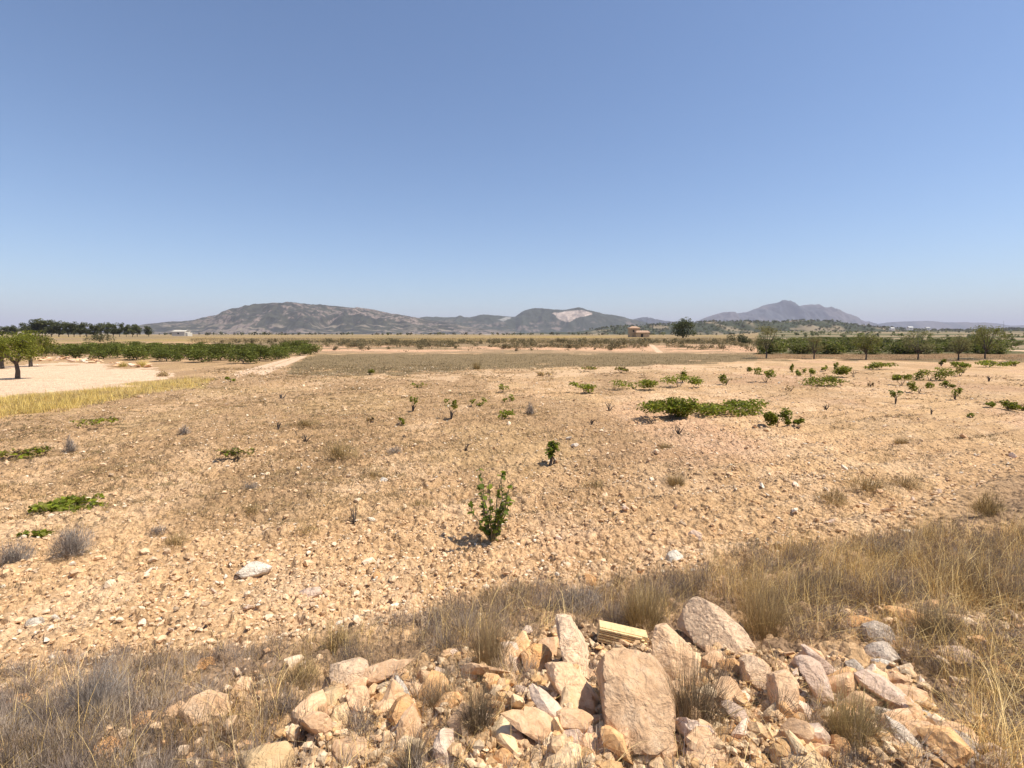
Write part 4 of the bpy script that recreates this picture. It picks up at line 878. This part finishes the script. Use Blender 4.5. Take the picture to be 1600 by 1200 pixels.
# ------------------------------------------------------------------ trees
def tree_meshes(seed, h, cw, trunk_h, nl, ls, pal, sparse=0., blobs=14, thick=.12, flat=.8, nbr=7):
    r = np.random.RandomState(seed); tb = []
    tb.append(tube([(0, 0, -.15), (.03*h*r.randn()*.5, 0, trunk_h*.5), (0, .02, trunk_h)], [thick*1.25, thick, thick*.85], 8)); br = []
    ce = []; rad = []
    for i in range(blobs):
        a = r.rand()*6.28; q = r.rand()**.5*cw*.36; z = trunk_h*1.1+(h-trunk_h*1.1)*r.uniform(.12, .85)
        q *= (1-.55*max(0, (z-trunk_h)/(h-trunk_h)-.45)); ce.append((math.cos(a)*q, math.sin(a)*q, z)); rad.append(r.uniform(.14, .22)*cw)
    ce = np.array(ce); rad = np.array(rad)
    for i in range(min(nbr, blobs)):
        m = ce[i]*.5+np.array([0, 0, trunk_h*.5]); br.append(tube([(0, 0, trunk_h*.92), tuple(m), tuple(ce[i]), tuple(ce[i]+r.randn(3)*rad[i]*.6)], [thick*.6, thick*.4, thick*.25, thick*.08], 5))
    i = r.randint(blobs, size=nl); d = r.randn(nl, 3); d /= np.linalg.norm(d, axis=1)[:, None]
    P = ce[i]+d*(rad[i]*(r.rand(nl)**(.33 if not sparse else .6)))[:, None]*np.array([1, 1, flat]); P[:, 2] = np.minimum(P[:, 2], h)
    lc = pick(pal, nl, r, .25); V, T, C = leaves(P, np.full(nl, ls), lc, .2, r)
    mc = make('crown', V, T, M_leaf, C, link=False)
    V, T, C = join(tb); mt = make('trunk', V, T, M_bark, link=False); V, T, C = join(br); mb = make('limbs', V, T, M_bark, link=False)
    return mc, mt, mb
def tree(name, me, loc, label, cat='tree', group=None, rz=0, s=1.0):
    root = empty(name, loc, label, cat, group, rz, s); put('crown', me[0], root); put('trunk', me[1], root); put('limbs', me[2], root); return root
def tree_px(name, px, py, wpx, hpx, label, seed, nl, lpx, pal, group=None, th=.25, y=None, **k):
    p, dep = at(px, py)
    if y: dep = y; p = Vector(((px-800)/F*y, y, float(H((px-800)/F*y, y))))
    h = hpx*dep/F; me = tree_meshes(seed, h, wpx*dep/F, h*th, nl, lpx*dep/F, pal, **k)
    return tree(name, me, p, label, 'tree', group)
ALM = [(.19, .20, .028), (.25, .26, .04), (.13, .145, .02)]; ORC = [(.135, .155, .028), (.19, .205, .038), (.09, .105, .02)]
PIN = [(.12, .13, .05), (.17, .175, .07), (.08, .09, .036)]; SPR = [(.22, .20, .08), (.17, .17, .06), (.27, .24, .11)]
tree_px('almond_tree', 27, 592, 78, 78, 'nearest broad bright green tree at the left edge on the sandy patch', 11, 5200, 2.2, ALM, th=.32, blobs=18, thick=.11)
tree_px('almond_tree', 48, 573, 72, 56, 'second broad green tree, just behind the nearest one at left', 12, 3600, 2.2, ALM, th=.3, blobs=16, thick=.12)
tree_px('almond_tree', 4, 576, 46, 50, 'green tree cut by the left edge behind the nearest one', 13, 2600, 2.2, ALM, th=.3, blobs=12, thick=.12)
# orchard rows
V4 = [tree_meshes(40+i, 1.62, 3.4, .25, 1300, .17, ORC, blobs=16, thick=.05, flat=1.0) for i in range(5)]
r = np.random.RandomState(90); k = 0
for row in range(6):
    for col in range(9):
        x = -24.0-col*4.6-r.uniform(-.3, .3); y = 45.5+row*4.1+col*1.9+r.uniform(-.3, .3)-(.0 if row else 0)
        x -= row*.45
        px, py = proj(x, y, 0)
        if px < 75 or py < 541.5: continue
        ORD = ['first', 'second', 'third', 'fourth', 'fifth', 'sixth', 'seventh', 'eighth', 'ninth', 'tenth']
        lab = 'nearest orchard tree at the front right corner of the grove' if row+col == 0 else 'front-row orchard tree, '+ORD[col]+' from the track' if row == 0 else 'orchard tree lining the track, '+ORD[row]+' from the front' if col == 0 else 'orchard tree '+('deep ' if row > 4 else '')+'inside the grove, '+ORD[col]+' line from the track'
        tree('orchard_tree', V4[r.randint(5)], (x, y, float(H(x, y))), lab, group='orchard trees in rows', rz=r.rand()*6.28, s=(1.0, 1.0, r.uniform(.66, .92))); k += 1
for i, (px, py) in enumerate([(459, 550), (472, 549)]):
    p, d = at(px, py); tree('orchard_tree', V4[i], p, ['orchard tree at the far corner of the grove, left of the last one', 'last orchard tree, detached at the far right corner of the grove'][i], group='orchard trees in rows', s=1.0)
print('orchard', k)
# almond trees on the right
for i, (px, py, w_, h_, nl, lab) in enumerate([
 (1197, 560, 46, 55, 1300, 'leftmost thin almond tree on the right, tall with open crown'), (1272, 561, 34, 37, 800, 'small thin almond tree second from left on the right'),
 (1353, 562, 46, 44, 1900, 'fuller almond tree third from left on the right'), (1434, 562, 58, 48, 1100, 'nearly bare spreading almond tree fourth from left'),
 (1497, 563, 40, 44, 1100, 'slim half-bare almond tree fifth from left'), (1539, 561, 60, 52, 2200, 'widest almond tree with forked trunk, rightmost of the row')]):
    tree_px('almond_tree', px, py, w_, h_, lab, 70+i, int(nl*1.7), 1.5, SPR if nl < 1500 else SPR+ALM, 'almond trees along the right side', th=.24, sparse=1, blobs=24, thick=.07, nbr=12)
# green orchard behind them
V5 = [tree_meshes(80+i, 1.55, 4.4, .12, 800, .26, ORC+ORC+SPR, blobs=14, thick=.06, flat=.9) for i in range(4)]
r = np.random.RandomState(91)
for i in range(105):
    y = r.choice([68, 76, 86, 98, 112, 130]); px = r.uniform(1200, 1640)
    if px > 1560 and y < 100: continue
    x = (px-800)/F*y
    tree('bushy_tree', V5[i % 4], (x, y, float(H(x, y))), 'bushy tree in the '+{68: 'front', 76: 'second', 86: 'third', 98: 'fourth', 112: 'fifth', 130: 'back'}[int(y)]+' row, '+(lambda q: ('left of' if px < q[0] else 'right of')+' the '+q[1]+' almond tree')(min([(1197, 'leftmost'), (1272, 'second'), (1353, 'third'), (1434, 'bare fourth'), (1497, 'fifth'), (1539, 'widest')], key=lambda q: abs(q[0]-px))), group='bushy trees behind the almond row', rz=r.rand()*6, s=r.uniform(.65, 1.2))
# pines on the left skyline
V6 = [tree_meshes(100+i, 8, 7.0, .9, 1700, .5, PIN, blobs=24, thick=.16, flat=.85) for i in range(5)]
PX = [(8, 18, 1.4), (22, 19, 1.2), (48, 24, 1.5), (64, 28, 1.2), (74, 31, 1.1), (84, 28, 1.1), (96, 26, 1.2), (110, 25, .9), (119, 25, .8), (128, 23, .9), (138, 24, .9), (150, 22, .9), (161, 23, .8), (171, 24, .8), (180, 23, .9), (190, 23, .8), (200, 20, .7), (210, 21, 1.), (217, 20, .9), (235, 19, .9)]
for i, (px, hp, ws) in enumerate(PX):
    y = 250; x = (px-800)/F*y; h = hp*y/F; s = h/8
    lab = {3: 'tall pine left of the tallest in the left skyline clump', 4: 'tallest dark pine of the skyline group at left', 19: 'last pine at the right end of the skyline group', 0: 'low pine at the left edge of the skyline', 17: 'pine just left of the last pine on the skyline'}.get(i, 'dark skyline pine, '+['first', 'second', 'third', 'fourth', 'fifth', 'sixth', 'seventh', 'eighth', 'ninth', 'tenth', 'eleventh', 'twelfth', 'thirteenth', 'fourteenth', 'fifteenth', 'sixteenth', 'seventeenth', 'eighteenth', 'nineteenth', 'twentieth'][i]+' counting from the left edge')
    root = tree('pine_tree', V6[i % 5], (x, y, float(H(x, y))), lab, group='pines on the left skyline', rz=i*1.7, s=s); root.scale = (s*ws, s*ws, s)
tree_px('round_tree', 1066, 531, 40, 32, 'lone dense round dark tree on the plain right of centre', 120, 3000, 1.9, PIN+[(.04, .06, .02)], th=.06, blobs=24, thick=.3, y=185)
# big dark bushes
def bush(px, py, w_, h_, lab, y=None, n=900, pal=PIN+SCB, lpx=1.7, name='bush', group=None):
    p, dep = at(px, py)
    if y: dep = y; p = Vector(((px-800)/F*y, y, float(H((px-800)/F*y, y))))
    W = w_*dep/F; h = h_*dep/F; r = np.random.RandomState(px); k = 10
    ce = np.stack([r.uniform(-.34, .34, k)*W, r.uniform(-.3, .3, k)*W, r.uniform(.3, .62, k)*h], 1); rad = r.uniform(.3, .42, k)*h*1.1
    i = r.randint(k, size=n); d = r.randn(n, 3); d /= np.linalg.norm(d, axis=1)[:, None]
    P = ce[i]+d*(rad[i]*r.rand(n)**.33)[:, None]; P[:, 2] = np.clip(P[:, 2], 0, h)
    V, T, C = leaves(P, np.full(n, lpx*dep/F), pick(pal, n, r, .2), .3, r); o = make(name, V, T, M_leaf, C); o.location = p; return tag(o, lab, 'bush', group)
bush(158, 540, 44, 15, 'wide dark dome-shaped bush behind the left orchard', y=95)
bush(1153, 540, 36, 15, 'dark low bush right of the lone round tree', y=110)
bush(1166, 541, 20, 11, 'smaller dark bush touching the dark low bush', y=108, n=500)
# scrub on the terrace bank
SC = []
for i in range(4):
    r = np.random.RandomState(140+i); k = 5; n = 110; ce = np.stack([r.uniform(-.4, .4, k), r.uniform(-.3, .3, k), r.uniform(.2, .4, k)], 1); j = r.randint(k, size=n)
    d = r.randn(n, 3); d /= np.linalg.norm(d, axis=1)[:, None]; P = ce[j]+d*.3*(r.rand(n, 1)**.4); P[:, 2] = np.abs(P[:, 2])
    V, T, C = leaves(P, np.full(n, .16), pick([(.19, .155, .075), (.25, .20, .10), (.14, .12, .065), (.34, .26, .13)], n, r, .2), .2, r); SC.append(make('scrub_bush', V, T, M_leaf, C, link=False))
r = np.random.RandomState(92)
for i in range(250):
    px = r.uniform(490, 1200) if i < 220 else r.uniform(340, 490); py = 534+abs(r.normal(0, 1))*6
    if py > 549: py = r.uniform(534, 549)
    if 1010 < px < 1040 and py > 536: continue
    p, d = at(px, py); sz = r.uniform(.6, 1.5); o = put('scrub_bush', SC[i % 4], None, p, r.rand()*6, sz*min(1, d/120+.3))
    BL = [(480, 'the last orchard tree'), (560, 'the orange soil streak'), (650, 'the foot of the left hill'), (745, 'the lone yellow-topped tussock'), (790, 'the tiny white shed'), (895, 'the quarry scar'), (995, 'the stone farmhouse'), (1025, 'the pale ramp track'), (1066, 'the lone round tree'), (1153, 'the dark low bush'), (1197, 'the leftmost almond tree'), (400, 'the orchard grove')]
    nb = min(BL, key=lambda q: abs(q[0]-px)); sd = 'just left of' if px < nb[0] else 'just right of'
    tag(o, ('small' if sz < .9 else 'medium' if sz < 1.2 else 'large')+' scrub bush '+('high' if py < 537 else 'midway' if py < 542 else 'low')+' on the bank, '+sd+' '+nb[1], 'bush', 'scrub on the terrace bank')
# undergrowth of the bank
r = np.random.RandomState(96); a = r.uniform(480, 1195, 5200); b = 533.5+np.abs(r.randn(5200))*5.5; ok = (b < 550) & ((b < 542) | (r.rand(5200) < .35)) & ~((a > 1008) & (a < 1042) & (b > 537)); x, y = unproj(a[ok], b[ok], .9)
keep = (y > 74) & (y < 200) & (fbm(x*.15, y*.15, 99, 3) > .40); x, y = x[keep], y[keep]; n = len(x); per = 9; k = np.repeat(np.arange(n), per)
d = r.randn(n*per, 3); d /= np.linalg.norm(d, axis=1)[:, None]; sz = np.repeat(r.uniform(.22, .6, n), per)
P = np.stack([x[k], y[k], H(x, y)[k]], 1)+d*sz[:, None]*np.array([.7, .6, .45]); P[:, 2] += sz*.25
V, T, C = leaves(P, sz*.42, np.repeat(pick([(.20, .155, .08), (.26, .20, .10), (.15, .125, .07), (.36, .27, .13), (.13, .115, .06)], n, r, .25), per, 0), .3, r)
tag(make('bank_undergrowth', V, T, M_leaf, C), 'dense low dry scrub covering the terrace bank', kind='stuff')
# woods on hills and plain edge as masses
def wood(name, pts, hgt, label, pal, seed, per=26):
    r = np.random.RandomState(seed); n = len(pts); k = np.repeat(np.arange(n), per); s = np.repeat(hgt*r.uniform(.6, 1.3, n), per)
    d = r.randn(n*per, 3); d /= np.linalg.norm(d, axis=1)[:, None]; P = pts[k]+d*s[:, None]*np.array([.5, .5, .4])*(r.rand(n*per, 1)**.4); P[:, 2] += s*.45
    V, T, C = leaves(P, s*.34, np.repeat(pick(pal, n, r, .25), per, 0), .2, r); return tag(make(name, V, T, M_leaf, C), label, kind='stuff')
def surf_pts(o, n, seed, cond):
    r = np.random.RandomState(seed); v = np.zeros(len(o.data.vertices)*3, np.float32); o.data.vertices.foreach_get('co', v); v = v.reshape(-1, 3)
    px, py = proj(v[:, 0], v[:, 1], v[:, 2]); v = v[cond(px, py, v)]; i = r.randint(len(v), size=n); return v[i]+np.stack([r.randn(n)*6, r.randn(n)*8, 0*v[i][:, 0]], 1)
wr = bpy.data.objects['wooded_rise']
P = surf_pts(wr, 1500, 5, lambda px, py, v: (px > 930) & (px < 1640) & (py < 522) & (v[:, 1] < 1520) & (v[:, 2] > 2)); wood('hillside_wood', P, 6.0, 'scattered dark trees covering the low rise', SCB+PIN, 7)
r = np.random.RandomState(93); a = r.uniform(250, 1180, 260); y = r.uniform(480, 900, 260); x = (a-800)/F*y
wood('plain_edge_trees', np.stack([x, y, H(x, y)], 1), 3.4, 'line of small far trees where the plain meets the hills', SCB+PIN, 8)
a = r.uniform(1190, 1640, 420); y = 180+r.rand(420)**.7*1000; x = (a-800)/F*y; keep = fbm(x*.01, y*.02, 5, 3) > .5
wood('far_field_trees', np.stack([x, y, H(x, y)], 1)[keep], 3.2, 'far trees and hedges between the fields on the right', PIN+ORC, 9)

# white stone heap behind the sandy patch
x_, y_ = [], []
r = np.random.RandomState(94)
for i in range(70):
    t = r.rand(); px = 55+t*180; py = np.interp(px, [60, 120, 235], [560.5, 563, 573])+r.randn()*1.6
    stone_me = protos['l' if r.rand() < .4 else 'p'][i % 4]; p, d = at(px, py); s = r.uniform(.18, .5)
    o = bpy.data.objects.new('field_boulder', stone_me); COL.objects.link(o); o.location = (p.x, p.y, p.z+s*.15); o.rotation_euler = (r.uniform(-.4, .4), r.uniform(-.4, .4), r.rand()*6); o.scale = (s*1.4, s, s*.8)
    tag(o, ('small' if s < .28 else 'medium' if s < .4 else 'big')+(' whitish' if 'pale' in stone_me.materials[0].name else ' peach')+' boulder at the '+('left end' if t < .25 else 'left middle' if t < .5 else 'right middle' if t < .75 else 'right end')+' of the cleared stone line', 'boulder', 'cleared stone line behind the sandy patch')

# ------------------------------------------------------------------ buildings
M_wall = plain_mat('ochre_rubble_wall', (.52, .38, .23), 2.5, .75, 1.15); M_roof = plain_mat('clay_tile_roof', (.44, .28, .18), 4, .7, 1.2)
M_wht = plain_mat('whitewash', (.78, .75, .70), 1, .92, 1.03); M_dark = plain_mat('dark_opening', (.03, .025, .02), 1); M_dull = plain_mat('pale_render', (.58, .53, .45), 1, .9, 1.05)
def roofmesh(name, x0, x1, y0, y1, z0, zr, ov, mat, parent, hip=0):
    xm0, xm1 = x0-ov+hip, x1+ov-hip; ym = (y0+y1)/2; t = .18
    v = []
    for dz in (0, t): v += [(x0-ov, y0-ov, z0+dz), (x1+ov, y0-ov, z0+dz), (x1+ov, y1+ov, z0+dz), (x0-ov, y1+ov, z0+dz), (xm0, ym, zr+dz), (xm1, ym, zr+dz)]
    f = [(6, 7, 11, 10), (8, 9, 10, 11), (0, 4, 5, 1), (2, 5, 4, 3), (0, 1, 7, 6), (2, 3, 9, 8)]
    me_f = [list(q) for q in f]+[[7, 8, 11, 11][:3]+[11]]*0
    o = make(name, np.array(v, float), np.array(f), mat, parent=parent)
    tri = make('gable', np.array(v, float), np.array([(7, 8, 11), (9, 6, 10), (1, 5, 2), (3, 4, 0)]), mat, link=False)
    import bmesh
    bm = bmesh.new(); bm.from_mesh(o.data); bm.from_mesh(tri); bmesh.ops.remove_doubles(bm, verts=bm.verts, dist=.001); bmesh.ops.recalc_face_normals(bm, faces=bm.faces); bm.to_mesh(o.data); bm.free(); bpy.data.meshes.remove(tri)
    return o
Y0 = 215; x = (989-800)/F*Y0; zg = float(H(x, Y0))
b = empty('stone_farmhouse', (x, Y0, zg-.3), 'ruined ochre stone farmhouse with small tiled tower on the plain', 'building')
boxes('tower_wall', [(-1.2, 2.8, 1.2, 5, 0, 3.9)], M_wall, b); roofmesh('roof', -1.2, 2.8, 1.2, 5, 3.9, 4.8, .4, M_roof, b, 1.6)
boxes('wing_wall', [(.8, 6.2, -1.8, 1.15, 0, 2.1)], M_wall, b); roofmesh('roof', .8, 6.2, -1.8, 1.15, 2.1, 2.9, .25, M_roof, b, .6)
boxes('window', [(-.1, .6, 1.16, 1.22, 2.5, 3.3)], M_dark, b); boxes('door', [(2.6, 3.6, -1.84, -1.78, 0, 1.7)], M_dark, b)
def shed(px, Y, w_, h_, lab, name, mat, rf=None, dep=6, lean=False, z=None):
    x = (px-800)/F*Y; W = w_*Y/F; h = h_*Y/F; zz = float(H(x, Y)) if z is None else z
    b = empty(name, (x, Y, zz-.5), lab, 'building'); boxes('wall', [(-W/2, W/2, 0, dep, 0, h*.75+.5)], mat, b)
    roofmesh('roof', -W/2, W/2, 0, dep, h*.75+.5, h+.5, .15, rf or mat, b)
    n = max(1, int(W/5))
    for i in range(n):
        xx = -W/2+W*(i+.5)/n; boxes('window', [(xx-.5, xx+.5, -.05, .02, .5+h*.25, .5+h*.55)], M_dark, b)
    if lean: boxes('lean_to', [(W/2+.02, W/2+W*.18, .5, dep-.5, 0, h*.55+.5)], mat, b)
    return b
def zat(py, Y): return CAM_Z+(522-py)/F*Y
shed(281, 330, 20, 7.5, 'long pale shed standing on the plain below the left hill', 'pale_shed', M_dull, lean=True, z=zat(524, 330))
shed(1393, 520, 28, 5.5, 'long bright white low building among the fields on the right', 'white_barn', M_wht, dep=9, z=zat(529.5, 520))
shed(1392, 1000, 6, 4, 'small white farmhouse on the slope, left of the other one', 'white_farmhouse', M_wht, z=zat(516, 1000)); shed(1420, 1000, 7, 5, 'small white farmhouse on the slope, right of the other one', 'white_farmhouse', M_wht, z=zat(515.5, 1000))
shed(1447, 1000, 6, 2.5, 'tiny low white shed far right on the slope', 'white_shed', M_wht, z=zat(514, 1000)); shed(762, 900, 10, 2.4, 'tiny white shed at the foot of the hills, centre', 'white_shed', M_wht, z=zat(525.5, 900))

# ------------------------------------------------------------------ haze
hm = bpy.data.materials.new('haze_air'); hm.use_nodes = True; t = hm.node_tree; t.nodes.remove(t.nodes['Principled BSDF'])
pv = N(t, 'ShaderNodeVolumePrincipled'); pv.inputs['Density'].default_value = 7.5e-5; pv.inputs['Color'].default_value = (.87, .86, 1.0, 1)
t.links.new(pv.outputs[0], t.nodes['Material Output'].inputs['Volume'])
v, f = box(-34000, 34000, -34000, 34000, -60, 620)
tag(make('haze', v, f, hm), kind='stuff')
